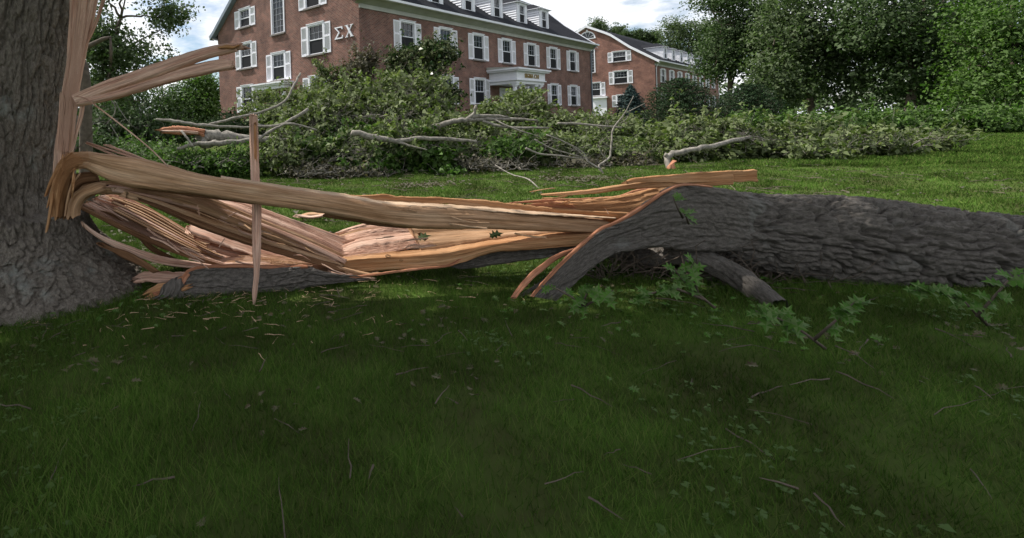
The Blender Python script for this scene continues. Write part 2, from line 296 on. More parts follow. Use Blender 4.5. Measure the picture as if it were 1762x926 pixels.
def building(K, label, Wd, Lg, zb, zt, floors, front, side, dorm, brick, portico=False, ridge=15., arch=None):
    root = empty('brick_building', (K[0], K[1], 0), label, 'building', ANG)
    hw = Wd/2
    prof = [(-.62, zt+.38), (-.1, zt+.72), (hw*.34, zt+2.75), (hw*.62, zt+4.75), (hw*.72, zt+5.25), (hw, ridge)]   # distance in from the eave, height
    def rz(s):
        s = min(s, Wd-s)
        for (a, za), (b, zb_) in zip(prof[:-1], prof[1:]):
            if a <= s <= b: return za+(zb_-za)*(s-a)/(b-a)
        return ridge
    # front wall (y=0) and rear wall, gable walls (x=0, x=Lg)
    win_w = 1.28
    fo = [(c-win_w/2, c+win_w/2, z0, z1) for c in front for z0, z1 in floors[:2] if not (portico and abs(c-15.9) < 3 and z0 < 4)]
    if portico: fo.append((15.2, 16.4, 1.6, 4.1))
    for gname, ops, s0, s1, top, ex, fn in (
        ('wall', fo, 0, Lg, lambda s: zt, (), lambda s, z, d: (s, d, z)),
        ('wall', [], 0, Lg, lambda s: zt, (), lambda s, z, d: (s, Wd-d, z)),
        ('wall', [(c-w/2, c+w/2, z0, z1) for c, w, z0, z1, _, _ in side], 0, Wd, lambda s: rz(s)-.1, [p[0] for p in prof]+[Wd-p[0] for p in prof], lambda s, z, d: (d, s, z)),
        ('wall', [], 0, Wd, lambda s: rz(s)-.1, [p[0] for p in prof]+[Wd-p[0] for p in prof], lambda s, z, d: (Lg-d, s, z))):
        mb = MB()
        for c in wall_cells(ops, s0, s1, zb, top, ex): mb.face([fn(s, z, 0) for s, z in c])
        for a, b, z0, z1 in ops:
            for (p, q) in (((a, z0), (a, z1)), ((a, z1), (b, z1)), ((b, z1), (b, z0)), ((b, z0), (a, z0))): mb.face([fn(*p, 0), fn(*q, 0), fn(*q, .2), fn(*p, .2)])
            mb.face([fn(a, z0, .2), fn(b, z0, .2), fn(b, z1, .2), fn(a, z1, .2)], 1)
        mb.build(gname, [brick, INT], root)
    for c in front:
        for z0, z1 in floors[:2]:
            if portico and abs(c-15.9) < 3 and z0 < 4: continue
            add_window(root, c, 0, z0, 0, win_w, z1-z0)
    for c, w, z0, z1, cols, sh in side: add_window(root, 0, c, z0, -math.pi/2, w, z1-z0, cols, sh, z1-z0 < 2.5)
    # roof: two slopes with flared eaves
    mb = MB(); ov = .35; full = prof + [(Wd-a, z) for a, z in prof[-2::-1]]
    for (a, za), (b, zb_) in zip(full[:-1], full[1:]):
        n = max(1, int(abs(b-a)/.9)); 
        for k in range(n):
            f0, f1 = k/n, (k+1)/n
            mb.face([(-ov, a+(b-a)*f0, za+(zb_-za)*f0), (-ov, a+(b-a)*f1, za+(zb_-za)*f1), (Lg+ov, a+(b-a)*f1, za+(zb_-za)*f1), (Lg+ov, a+(b-a)*f0, za+(zb_-za)*f0)])
    roof = mb.build('roof', SLATE, root)
    # rake boards on both gables, soffit, fascia, gutter
    for x0, x1 in ((-ov-.03, -.004), (Lg+.004, Lg+ov+.03)):
        mb = MB()
        for (a, za), (b, zb_) in zip(full[:-1], full[1:]):
            mb.face([(x0, a, za), (x0, b, zb_), (x0, b, zb_-.3), (x0, a, za-.3)]); mb.face([(x0, a, za-.3), (x0, b, zb_-.3), (x1, b, zb_-.3), (x1, a, za-.3)]); mb.face([(x0, a, za+.03), (x0, b, zb_+.03), (x1, b, zb_+.03), (x1, a, za+.03)]); mb.face([(x0, a, za), (x0, b, zb_), (x0, b, zb_+.03), (x0, a, za+.03)])
        mb.build('rake_board', PIPE if portico and x0 < 0 else WHITE, root)
    for sgn in (0, 1):
        def Q(y): return Wd-y if sgn else y
        mb = MB()
        mb.face([(-ov, Q(-.003), zt-.0), (Lg+ov, Q(-.003), zt), (Lg+ov, Q(-.55), zt+.3), (-ov, Q(-.55), zt+.3)])
        mb.box((-ov, min(Q(-.55), Q(-.6)), zt+.26), (Lg+ov, max(Q(-.55), Q(-.6)), zt+.4)); mb.box((0, min(Q(-.003), Q(-.07)), zt-.22), (Lg, max(Q(-.003), Q(-.07)), zt+.02))
        mb.build('soffit', CREAM, root)
        mb = MB(); mb.box((-ov-.05, min(Q(-.6), Q(-.72)), zt+.3), (Lg+ov+.05, max(Q(-.6), Q(-.72)), zt+.44)); mb.build('gutter', WHITE, root)
    # downspouts at the front corners
    for x in ((Lg-.2,) if portico else (.25, Lg-.25)):
        mb = MB(); mb.tube([(x, -.62, zt+.3), (x, -.3, zt-.1), (x, -.09, zt-.45), (x, -.09, 1.3)], .06, 8); mb.build('downspout', PIPE if portico else WHITE, root)
    # dormers
    yd = .72; z0, z1, dw = zt+1.22, zt+3.0, 1.75
    face = MB(); ww, wh = .92, 1.45
    a = [(-dw/2, z0-.35), (-ww/2, z0-.35), (ww/2, z0-.35), (dw/2, z0-.35)]
    for s0, s1, q0, q1 in ((-dw/2, -ww/2, z0-.35, z1), (ww/2, dw/2, z0-.35, z1), (-ww/2, ww/2, z0-.35, z0+.12), (-ww/2, ww/2, z0+.12+wh, z1)): face.face([(s0, 0, q0), (s1, 0, q0), (s1, 0, q1), (s0, 0, q1)])
    n = 11
    for sg in (-1, 1):
        for k in range(n):
            za, zc = z0-.35+(z1-z0+.35)*k/n, z0-.35+(z1-z0+.35)*(k+1)/n; x = sg*dw/2
            face.face([(x+sg*.06, 0, za), (x+sg*.06, 4.2, za), (x+sg*.002, 4.2, zc), (x+sg*.002, 0, zc)]); face.face([(x, 0, za), (x, 4.2, za), (x+sg*.06, 4.2, za), (x+sg*.06, 0, za)])
    fm = face.mesh('dormer', WHITE)
    rf = MB(); o2 = .22; zr = z1+.62
    b = [(-dw/2-o2, -o2, z1), (dw/2+o2, -o2, z1), (dw/2+o2, 5.2, z1), (-dw/2-o2, 5.2, z1)]; r0, r1 = (0, 1.0, zr), (0, 5.2, zr)
    rf.face([b[0], b[1], r0]); rf.face([b[1], b[2], r1, r0]); rf.face([b[3], b[0], r0, r1]); rf.box((-dw/2-o2, -o2, z1-.05), (dw/2+o2, 5.2, z1-.002), 1)
    rm = rf.mesh('dormer_roof', [SLATE, WHITE])
    bk = MB(); bk.face([(-ww/2, .2, z0), (ww/2, .2, z0), (ww/2, .2, z1), (-ww/2, .2, z1)]); bm_ = bk.mesh('backing', INT)
    for c in dorm:
        d = link('dormer', fm, root); d.location = (c, yd, 0); link('dormer_roof', rm, d); link('backing', bm_, d)
        f, mu, gl, si, _, sc = window_parts(ww, wh, 3, False, True)
        for nm, me in (('window_frame', f), ('muntins', mu), ('glass', gl), ('insect_screen', sc)): q = link(nm, me, d); q.location = (0, 0, z0+.12)
    if portico:
        t0, t1, q = 13.6, 18.0, -2.2
        mb = MB(); zc = 5.3
        mb.box((t0-.25, q-.25, zc), (t1+.25, -.004, zc+.1)); mb.box((t0-.35, q-.35, zc+.1), (t1+.35, -.004, zc+.22)); mb.box((t0, q, 4.72), (t1, -.004, zc)); mb.box((t0+.06, q+.06, 4.42), (t1-.06, -.006, 4.72)); mb.box((t0-.08, q-.08, 4.64), (t1+.08, -.005, 4.715))
        pc = mb.build('portico', WHITE, root)
        mb = MB(); mb.face([(t0-.35, q-.35, zc+.225), (t1+.35, q-.35, zc+.225), (t1+.35, -.01, zc+.42), (t0-.35, -.01, zc+.42)]); mb.face([(t0-.35, q-.35, zc+.225), (t0-.35, -.01, zc+.42), (t0-.35, -.01, zc+.225)]); mb.build('portico_roof', CREAM, pc)
        col = MB(); col.tube([(0, 0, 1.5), (0, 0, 1.62), (0, 0, 1.63), (0, 0, 3), (0, 0, 4.2), (0, 0, 4.21), (0, 0, 4.3)], [.24, .24, .17, .17, .15, .2, .22], 20); col.box((-.24, -.24, 4.3), (.24, .24, 4.42)); col.box((-.27, -.27, 1.4), (.27, .27, 1.5)); cm = col.mesh('column', WHITE)
        for x in (t0+.35, t0+1.15, t1-1.15, t1-.35): o = link('column', cm, pc); o.location = (x, q+.35, 0)
        mb = MB(); mb.box((t0-.2, q-.3, .9), (t1+.2, -.01, 1.4)); mb.build('porch_floor', STONE, pc)
        mb = MB(); mb.box((15.0, -.05, 1.4), (15.2, .1, 4.3)); mb.box((16.4, -.05, 1.4), (16.6, .1, 4.3)); mb.box((15.2, -.05, 4.1), (16.4, .1, 4.3)); mb.box((15.2, .05, 1.5), (16.4, .12, 4.1)); mb.build('door', WHITE, pc)
        cu = bpy.data.curves.new('sign_lettering', 'FONT'); cu.body = 'SIGMA CHI'; cu.size = .42; cu.extrude = .02; cu.offset = .012; cu.space_character = 1.12
        to = bpy.data.objects.new('tmp', cu); S.collection.objects.link(to); dg = bpy.context.evaluated_depsgraph_get(); me = bpy.data.meshes.new_from_object(to.evaluated_get(dg)); bpy.data.objects.remove(to)
        w = max(v.co.x for v in me.vertices); me.materials.clear(); me.materials.append(GOLD); o = link('sign_lettering', me, pc); o.location = (15.85-w/2*.97, q-.022, 4.86); o.rotation_euler = (rad(90), 0, 0); o.scale = (.97, 1, 1); o['label'] = 'gold capital letters on the white portico frieze'
        # side porch canopy on the gable
        mb = MB(); mb.box((-.75, 6.1, 4.56), (-.004, 9.7, 4.66)); mb.box((-.85, 6.0, 4.66), (-.004, 9.8, 4.76)); mb.box((-.6, 6.3, 4.34), (-.006, 9.5, 4.56)); sp = mb.build('side_porch', WHITE, root)
        cm2 = MB().box((-.1, -.1, 1.4), (.1, .1, 4.1)).mesh('post', WHITE)
        for y in (6.5, 9.3): o = link('post', cm2, sp); o.location = (-.48, y, 0)
        mb = MB(); mb.box((-.04, 7.6, 1.5), (-.005, 8.7, 3.9)); mb.build('side_door', WHITE, sp)
        lamp = MB(); lamp.tube([(-.3, 8.9, 4.34), (-.3, 8.9, 4.2), (-.3, 8.9, 4.1)], [.12, .2, .12], 12); lamp.build('ceiling_lamp', WHITE, sp)
        # raised letters: capital sigma and chi, as slab polygons with serifs, on the gable brick
        def slab(polys, y0, name):
            mb = MB(); H = .70; d0, d1 = -.07, -.005
            for P in polys:
                pts = [(y0-px*H, z*H+6.83) for px, z in P]
                mb.face([(d0, a, b) for a, b in pts]); mb.face([(d1, a, b) for a, b in pts][::-1])
                for i in range(len(pts)): a, b = pts[i], pts[(i+1) % len(pts)]; mb.face([(d0, *a), (d1, *a), (d1, *b), (d0, *b)])
            mb.build(name, WHITE, root)['label'] = 'white raised Greek capital on the brick gable'
        slab([[(0, 0), (.95, 0), (1.0, .26), (.93, .26), (.86, .1), (.26, .1), (.0, .03)], [(.0, .03), (.26, .1), (.60, .52), (.48, .54)], [(.48, .54), (.60, .52), (.22, .93), (.02, .97)],
              [(.02, .97), (.22, .92), (.84, .9), (.9, .76), (.97, .76), (.94, 1), (.02, 1)]], 2.0, 'greek_letter')
        slab([[(.16, .96), (.34, .96), (.92, .04), (.72, .04)], [(.80, .96), (.89, .96), (.24, .04), (.15, .04)], [(.05, .95), (.42, .95), (.42, 1), (.05, 1)], [(.66, .95), (1.0, .95), (1.0, 1), (.66, 1)], [(.04, 0), (.38, 0), (.38, .05), (.04, .05)], [(.62, 0), (1.02, 0), (1.02, .05), (.62, .05)]], 1.14, 'greek_letter')
    if arch:
        c, w, z0, z1 = arch; mb = MB(); n = 14
        for k in range(n):
            a0, a1 = math.pi*k/n, math.pi*(k+1)/n; R0, R1 = w/2, w/2-.16; hgt = (z1-z0)/(w/2)
            P = lambda R, a: (-.06, c+R*math.cos(a), z0+R*math.sin(a)*hgt); Q = lambda R, a: (-.002, c+R*math.cos(a), z0+R*math.sin(a)*hgt)
            mb.face([P(R0, a0), P(R0, a1), P(R1, a1), P(R1, a0)]); mb.face([P(R0, a0), P(R0, a1), Q(R0, a1), Q(R0, a0)])
            if k % 3 == 0 and k: mb.face([P(R1, a0-.03), P(R1, a0+.03), P(0, a0+.03), P(0, a0-.03)])
        mb.box((-.08, c-w/2-.05, z0-.1), (-.002, c+w/2+.05, z0)); mb.box((-.09, c-.12, z1-.02), (-.002, c+.12, z1+.22))
        o = mb.build('arched_window', WHITE, root); g = MB(); g.face([(-.03, c+(w/2-.1)*math.cos(math.pi*k/n), z0+(z1-z0-.1)*math.sin(math.pi*k/n)) for k in range(n+1)]); g.build('glass', GLASS, o)
        mb = MB(); mb.box((-.12, 6.3, 2.2), (-.004, 8.3, 4.72)); mb.box((-.5, 6.1, 4.72), (-.004, 8.5, 4.95)); mb.build('side_door', WHITE, root)
    return root
bays = [4.25+4.01*i for i in range(7)]
building(K1, 'large red brick house with white raised Greek letters and a columned portico', 15.1, 32.6, .6, 8.6, [(3.05, 4.8), (6.25, 8.0)], bays,
         [(11.38, 1.2, 9.1, 10.3, 3, True), (11.38, 1.28, 6.15, 7.85, 3, True), (11.38, 1.28, 3.05, 4.8, 3, True), (7.6, 1.28, 4.97, 6.68, 3, True), (7.5, 1.25, 8.05, 12.2, 3, False),
          (3.95, 1.25, 9.15, 10.6, 3, True), (3.75, 1.35, 6.22, 7.98, 3, True), (3.75, 1.3, 3.05, 4.78, 3, True)], [bays[i] for i in (0, 1, 2, 3, 4, 5)], BRICK, True)
b2_ = [3.4+4.1*i for i in range(8)]
building(K2, 'farther brick house at right with a half-round window high in its gable', 17.6, 36, 1.2, 8.9, [(3.3, 5.1), (6.55, 8.3)], b2_,
         [(4.45, 1.7, 9.7, 11.05, 4, True), (4.35, 1.75, 6.6, 8.3, 4, True), (4.1, 1.6, 3.4, 4.95, 4, True), (8.6, 1.5, 8.5, 11.7, 3, False), (7.9, 1.5, 5.1, 6.95, 4, True), (13.2, 1.6, 6.6, 8.3, 4, True), (13.2, 1.6, 3.4, 5, 4, True)], b2_[1:7], BRICKF, False, 15.4, (8.75, 2.3, 13.5, 14.55))

# ------------------------------------------------------------------ foliage
def unit(n):
    v = rng.normal(size=(n, 3)); return v/np.linalg.norm(v, axis=1)[:, None]
def leaf_mesh(name, P, size, material, up=.6, asp=.62, out=None, var=.35):
    n = len(P); nrm = unit(n)*(1-up*.5); nrm[:, 2] += up
    if out is not None: nrm += out*.35
    nrm /= np.linalg.norm(nrm, axis=1)[:, None]; a = np.cross(nrm, unit(n)); a /= np.linalg.norm(a, axis=1)[:, None]+1e-9; b = np.cross(nrm, a)
    s = (size*(1+var*rng.normal(size=n)).clip(.4, 1.9))[:, None]; fold = .18*s*nrm
    V = np.stack([P-a*s*.5, P-a*s*.05+b*s*asp*.5+fold, P+a*s*.5-fold*.5, P-a*s*.05-b*s*asp*.5+fold], 1).reshape(-1, 3)
    return npmesh(name, V, np.arange(4*n).reshape(-1, 4), material)
def lump_points(c, r, n, per=22, spread=.2, shell=.55):
    "leaf positions in clusters spread through an ellipsoid"
    m = max(4, n//per); d = unit(m); rr = (shell+(1-shell)*rng.random(m)**.6)*(.70+.34*(vn(d[:, 0]*2.3+c[0], d[:, 1]*2.3+c[1], d[:, 2]*2.3, 9)+.5)); rr[: m//5] *= rng.random(m//5); rr *= 1+.16*vn(d[:, 0]*5+c[0]*3, d[:, 1]*5, d[:, 2]*5, 19)*1.7
    rr = np.minimum(rr, 1.02+.1*rng.random(m)); cc = np.array(c)+d*rr[:, None]*np.array(r); P = np.repeat(cc, per, 0)+rng.normal(size=(m*per, 3))*spread*np.array([1, 1, .7]); out = np.repeat(d, per, 0); return P, out
def branch_curve(a, b, sag=.1, wob=.08, n=7):
    a, b = Vector(a), Vector(b); L = (b-a).length; pts = []
    for i in range(n+1):
        t = i/n; p = a.lerp(b, t); k = math.sin(math.pi*t); p = p+Vector((random.uniform(-1, 1), random.uniform(-1, 1), random.uniform(-1, 1)))*wob*L*k*.5; p.z += sag*L*k; pts.append(p)
    return pts
def tree(name, label, base, H, tr, crown, material, size, n, limbs=9, bark=None, cat='tree', group=None, shell=.5, spread=.45, up=.5, per=24):
    "crown: list of (x,y,z, rx,ry,rz) in world coordinates"
    bark = bark or BARKB; bz = float(terr(base[0], base[1])); root = empty(name, (base[0], base[1], bz), label, cat, 0, group); inv = Vector((base[0], base[1], bz))
    top = Vector((np.mean([c[0] for c in crown]), np.mean([c[1] for c in crown]), bz+H)); tb = Vector((base[0], base[1], bz-.2))
    tp = [tb.lerp(top, t)+Vector((math.sin(t*5+base[0]), math.cos(t*4+base[1]), 0))*.12*tr*6*t*(1-t) for t in np.linspace(0, 1, 10)]
    mb = MB().tube([p-inv for p in tp], [tr*(1.25 if i == 0 else 1)*(1-.85*i/9) for i in range(10)], 10, 0, .12, 3); mb.build('trunk', bark, root, True)
    lb = MB(); vol = [c[3]*c[5] for c in crown]; P = []; O = []
    for c, v in zip(crown, vol):
        k = int(n*v/sum(vol)); p, o = lump_points(c[:3], c[3:], k, per, spread, shell); P.append(p); O.append(o)
        for j in range(max(2, limbs//len(crown))):
            e = Vector(p[random.randrange(len(p))]); s = tp[min(9, int(3+random.random()*6))]; q = branch_curve(s-inv, e-inv, .06, .12); r0 = tr*.32
            lb.tube(q, [r0*(1-.85*i/7) for i in range(8)], 6)
            for _ in range(3):
                i = random.randrange(3, 7); e2 = q[i]+Vector((random.uniform(-1, 1), random.uniform(-1, 1), random.uniform(-.3, .8)))*c[3]*.45; lb.tube(branch_curve(q[i], e2, .03, .12, 4), [r0*.3, r0*.22, r0*.16, r0*.1, r0*.05], 5)
    lb.build('limbs', bark, root, True)['kind'] = 'stuff'
    P = np.concatenate(P)-np.array(inv); O = np.concatenate(O); link('crown', leaf_mesh('crown', P, size, material, up, .62, O), root)['kind'] = 'stuff'; return root
def C(x, y, rx, ry, Y, d=None):
    p = at(x, y, Y); k = Y/F; return (p.x, p.y, p.z, rx*k, (d if d else (rx+ry)/2*k), ry*k)
def W2(x, Y): p = at(x, 240, Y); return (p.x, p.y)
TREES = [
 ('deciduous_tree', 'open leafy tree with sky showing through, just right of the splintered trunk', W2(150, 27), 8.5, .22, [C(215, 95, 90, 50, 27), C(170, 60, 50, 70, 27), C(290, 30, 45, 34, 28), C(230, -25, 90, 26, 27), C(180, 150, 70, 35, 27)], LOPEN, .16, 15000, 14, .25, .3),
 ('deciduous_tree', 'dark dense tree low behind the two long pointing splinters', W2(240, 46), 6, .25, [C(210, 165, 70, 50, 46), C(290, 195, 90, 60, 46), C(150, 210, 60, 70, 45)], LDRK, .24, 12000, 8, .4, .5),
 ('evergreen_tree', 'bushy bright green tree touching the left edge of the large brick house', W2(340, 47), 5.5, .2, [C(342, 150, 34, 42, 47), C(350, 190, 42, 45, 46), C(310, 190, 40, 50, 46), C(365, 160, 20, 40, 48)], LGRN, .2, 14000, 6, .4, .4),
 ('deciduous_tree', 'round topped tree above the left end of the far brick roof', W2(1022, 122), 15, .35, [C(1028, 50, 18, 22, 122), C(1062, 58, 18, 18, 122), C(1000, 62, 14, 16, 122)], LOPEN, .34, 7000, 6, .4, .45),
 ('deciduous_tree', 'small rounded tree peeking over the middle of the far brick roof', W2(1104, 118), 14, .3, [C(1100, 62, 16, 15, 118), C(1122, 66, 16, 15, 118), C(1080, 64, 12, 10, 118)], LDRK, .34, 6000, 6, .4, .45),
 ('deciduous_tree', 'tall full green tree rising behind the far row of dormers', W2(1165, 112), 19, .4, [C(1165, 52, 36, 28, 112), C(1205, 72, 46, 56, 112), C(1152, 84, 26, 32, 112), C(1240, 60, 40, 45, 112)], LOPEN, .36, 18000, 8, .4, .55),
 ('deciduous_tree', 'nearer dark tree overhanging the right end of the far brick house', W2(1255, 62), 13, .35, [C(1235, 4, 50, 16, 62), C(1240, 95, 38, 55, 62), C(1300, 60, 66, 90, 62)], LDRK, .3, 22000, 10, .4, .6),
 ('deciduous_tree', 'broad tree right of the far brick house, its crown reaching the lawn', W2(1400, 55), 12, .35, [C(1380, 40, 80, 90, 55), C(1440, 110, 90, 80, 55), C(1340, 140, 60, 60, 54)], LOPEN, .32, 26000, 10, .4, .6),
 ('deciduous_tree', 'largest dark tree near the right edge beyond the lawn', W2(1560, 48), 13, .4, [C(1530, 30, 90, 90, 48), C(1600, 110, 100, 90, 48), C(1660, 20, 90, 80, 50)], LDRK, .3, 28000, 10, .4, .6),
 ('deciduous_tree', 'bright tree in the right corner, cut by the edge of the view', W2(1740, 40), 10, .35, [C(1740, 60, 90, 110, 40), C(1700, 160, 80, 60, 40), C(1800, 120, 80, 90, 40)], LGRN, .24, 22000, 10, .4, .5),
]
for nm, lb, b, H, tr, cr_, mt, sz, n, li, sh, sp in TREES: tree(nm, lb, b, H, tr, cr_, mt, sz, n, li, None, 'tree', None, sh, sp)
# conifers
def conifer(name, label, x, yb, Y, hpx, wpx, material, layered=False):
    b = at(x, yb, Y); k = Y/F; H = hpx*k; R = wpx*k; bz = float(terr(b.x, b.y)); root = empty(name, (b.x, b.y, bz), label, 'tree'); top = b.z+H-bz
    MB().tube([(0, 0, -.2), (0, 0, top*.5), (0, 0, top*.97)], [.16, .1, .02], 8).build('trunk', BARKB, root, True)
    P = []; lb = MB(); z0 = b.z-bz-.3; nb = 150
    for i in range(nb):
        t = (i+.5)/nb; z = z0+(top-z0)*t; a = i*2.4; r = R*((1-t)**.8 if not layered else math.sqrt(max(0, 1-t**1.7)))*random.uniform(.8, 1.08)
        e = Vector((r*math.cos(a), r*math.sin(a), z+(.05 if layered else .12)*r)); s = Vector((0, 0, z)); lb.tube([s, s.lerp(e, .5), e], [.03, .02, .008], 4)
        m = int(30+170*r/R); tt = rng.random(m)**.6; q = np.array(s)+(np.array(e-s))*tt[:, None]; q += rng.normal(size=(m, 3))*np.array([.16, .16, .05])*(r*.25+.12)*1.6; P.append(q)
    lb.build('limbs', BARKB, root)['kind'] = 'stuff'; P = np.concatenate(P); link('needles', leaf_mesh('needles', P, .14, material, .3, .35), root)['kind'] = 'stuff'
conifer('spruce_tree', 'small conical blue spruce in front of the far brick house', 1087, 214, 44, 68, 40, LSPR)
conifer('yew_tree', 'wide dark layered evergreen right of the blue spruce', 1172, 215, 40, 80, 68, LYEW, True)
conifer('yew_tree', 'second layered evergreen, half hidden past the wide dark one', 1290, 215, 42, 70, 60, LYEW, True)
# far wood closing the horizon
P = []
for i in range(170):
    a = rad(-70+i*1.1+random.uniform(-.4, .4)); d = random.uniform(150, 190); x, y = math.sin(a)*d, math.cos(a)*d
    p, _ = lump_points((x, y, random.uniform(3.5, 6)), (7, 7, random.uniform(4.5, 8)), 260, 20, 1.0, .4); P.append(p)
tag(link('distant_wood', leaf_mesh('distant_wood', np.concatenate(P), 1.3, LDRK)), 'far belt of woodland closing the horizon behind both houses', 'wood', None, 'stuff')

# ------------------------------------------------------------------ fallen crown (brush)
def crown(label, lumps, material, dens, size=.17, twigs=130, group='broken crowns piled on the lawn', name='brush_heap', spread=.16, limbmat=None, shoot=1.):
    c0 = lumps[0]; p0 = at(c0[0], c0[1], c0[4]); g = float(terr(p0.x, p0.y)); root = empty(name, (p0.x, p0.y, g), label, 'fallen tree', 0, group); inv = np.array([p0.x, p0.y, g]); P = []; O = []; tw = MB()
    for l in lumps:
        c = C(*l); n = int(l[2]*l[3]*dens*(19/l[4])**0); p, o = lump_points(c[:3], c[3:], n, 18, spread, .5)
        ok = p[:, 2] > terr(p[:, 0], p[:, 1])-.02; P.append(p[ok]); O.append(o[ok])
        for j in range(max(1, int(twigs*l[2]*l[3]/9000))):
            d = Vector(unit(1)[0]); d.z = abs(d.z)*.8; cc = Vector(c[:3]); e = cc+Vector((d.x*c[3], d.y*c[4]-c[4]*.3, d.z*c[5]))*random.uniform(.8, 1.12); s = cc+Vector((random.uniform(-.6, .6)*c[3], -abs(random.uniform(.2, .9))*c[4], random.uniform(-.6, .3)*c[5]))
            q = branch_curve(s-Vector(inv), e-Vector(inv), .08, .16, 8); r = random.uniform(.008, .02); tw.tube(q, [r*(1-.8*i/8) for i in range(9)], 5)
            for _ in range(2): i = random.randrange(2, 7); e2 = q[i]+Vector((random.uniform(-.5, .5), random.uniform(-.4, .2), random.uniform(-.1, .5))); tw.tube(branch_curve(q[i], e2, .05, .2, 4), [r*.6, r*.45, r*.35, r*.25, r*.12], 4)
        for j in range(int(8+l[2]*l[3]/130)):
            d = Vector(unit(1)[0]); d.z = abs(d.z)*.9+.1; d.y = -abs(d.y)*.8; d.normalize(); cc = Vector(c[:3]); s_ = cc+Vector((d.x*c[3], d.y*c[4], d.z*c[5]))*.8
            if s_.z < terr(s_.x, s_.y)+.1: continue
            e = s_+(d+Vector((random.uniform(-.5, .5), random.uniform(-.3, .3), random.uniform(-.35, .35))))*random.uniform(.3, 1.1)*shoot; q = branch_curve(s_, e, -.04, .2, 6); r = random.uniform(.005, .012)
            tw.tube([Vector(v)-Vector(inv) for v in q], [r*(1-.8*i/6) for i in range(7)], 5)
            if random.random() < .72:
                m = random.randrange(10, 26); k = rng.random(m)*5.99; i0 = k.astype(int); qa = np.array(q); pp = qa[i0]+(qa[i0+1]-qa[i0])*(k-i0)[:, None]+rng.normal(size=(m, 3))*.07; P.append(pp); O.append(np.tile(np.array(d), (m, 1)))
    link('leaves', leaf_mesh('leaves', np.concatenate(P)-inv, size, material, .45, .6, np.concatenate(O)), root)['kind'] = 'stuff'
    tw.build('twigs', limbmat or BARKS, root)['kind'] = 'stuff'; return root, Vector(inv)
cr_main, im = crown('tallest heap of olive green fallen foliage, in front of the brick corner', [(690, 185, 85, 62, 23), (650, 215, 90, 55, 21.5), (610, 190, 55, 55, 23), (735, 190, 50, 50, 22.5), (560, 215, 60, 50, 21), (700, 258, 100, 50, 19.6), (600, 270, 90, 46, 19.4), (520, 240, 60, 45, 20.5), (500, 275, 70, 35, 19.3), (790, 225, 55, 30, 21)], LBR, 1.55)
crown('brown wilted heap top left of the tallest green heap, against the gable', [(615, 130, 32, 36, 26), (590, 150, 28, 30, 25.5), (632, 108, 16, 22, 26)], LBRN, 2.6, .14, 60, limbmat=BARKB)
crown('dark glossy leaved crown top leaning on the brick front, below the first upper windows', [(735, 100, 44, 28, 28.0), (700, 115, 36, 34, 27.5), (762, 92, 26, 20, 28.6), (765, 165, 28, 18, 29), (720, 140, 50, 26, 27)], LMAG, 3.2, .17, 30, spread=.22, limbmat=BARKB)
crown('loose leafy sprays in front of the white side porch on the gable', [(500, 180, 40, 22, 24), (545, 165, 36, 26, 25), (465, 172, 34, 16, 24), (450, 190, 34, 10, 23), (560, 130, 14, 20, 25), (530, 200, 50, 20, 23), (520, 215, 60, 20, 22), (470, 205, 30, 12, 22)], LBR, 1.6, .15, 60)
crown('dark low growth along the foot of the gable, behind the pale broken logs', [(400, 222, 50, 26, 27), (450, 228, 40, 24, 26), (350, 235, 50, 20, 26)], LDRK, 1.6, .16, 20, None, 'leafy_bush')
crown('long low hedge bank under the trees at the right', [(1300, 215, 70, 22, 40), (1400, 215, 80, 26, 38), (1500, 215, 80, 24, 36), (1600, 212, 80, 26, 35), (1700, 210, 80, 28, 34), (1790, 210, 60, 28, 34)], LGRN, 1.6, .22, 20, None, 'leafy_bush', .3)
crown('brownish wilted fringe along the front foot of the long heap', [(560, 298, 80, 11, 18.2), (640, 302, 50, 9, 17.9), (850, 286, 90, 13, 18.5), (1000, 286, 70, 11, 18.3), (1090, 284, 40, 9, 18.5)], LBRN, 1.8, .12, 260, shoot=.5)
crown('fresh green clumps tumbling out of the front of the tallest heap', [(742, 272, 42, 22, 18.6), (690, 256, 36, 18, 18.9), (650, 290, 40, 14, 18.3), (560, 262, 40, 20, 19), (610, 240, 36, 18, 19.6), (770, 300, 26, 6, 17.6), (880, 262, 46, 18, 18.8)], LGRN, 2.2, .19, 60, shoot=.8)
cr_r, ir = crown('spreading green heap rising in front of the white portico', [(900, 190, 48, 30, 23), (860, 207, 58, 30, 22), (955, 218, 58, 22, 22), (840, 252, 90, 38, 20.5), (920, 258, 80, 38, 20), (780, 265, 60, 35, 19.6), (895, 170, 20, 16, 24)], LBR, 1.8, shoot=.55)
crown('low right hand heap with many bare twigs, left of the gap to the brick walk', [(1000, 216, 60, 20, 21.5), (1040, 226, 58, 26, 20.5), (1000, 262, 70, 30, 19.3), (1065, 268, 62, 26, 19.3), (1072, 210, 24, 9, 22)], LBR, 1.45, .13, 110, shoot=.6)
crown('leafy heap at the far right behind the grey torn limb', [(1180, 235, 55, 30, 20.5), (1160, 262, 60, 28, 19.6), (1250, 250, 70, 42, 20), (1340, 255, 70, 38, 20)], LBR, 1.7)
crown('last pale heap of fallen leaves at the right end of the row', [(1440, 250, 80, 26, 20), (1520, 250, 60, 20, 19.5), (1590, 245, 60, 16, 20.5), (1400, 262, 60, 14, 18.5)], LBR, 1.4)
crown('low bright leafy bush spread under the broken pale logs', [(345, 285, 80, 24, 19.6), (300, 278, 70, 26, 20), (410, 285, 60, 26, 19.2), (230, 270, 60, 30, 21)], LGRN, 2.0, .12, 50)
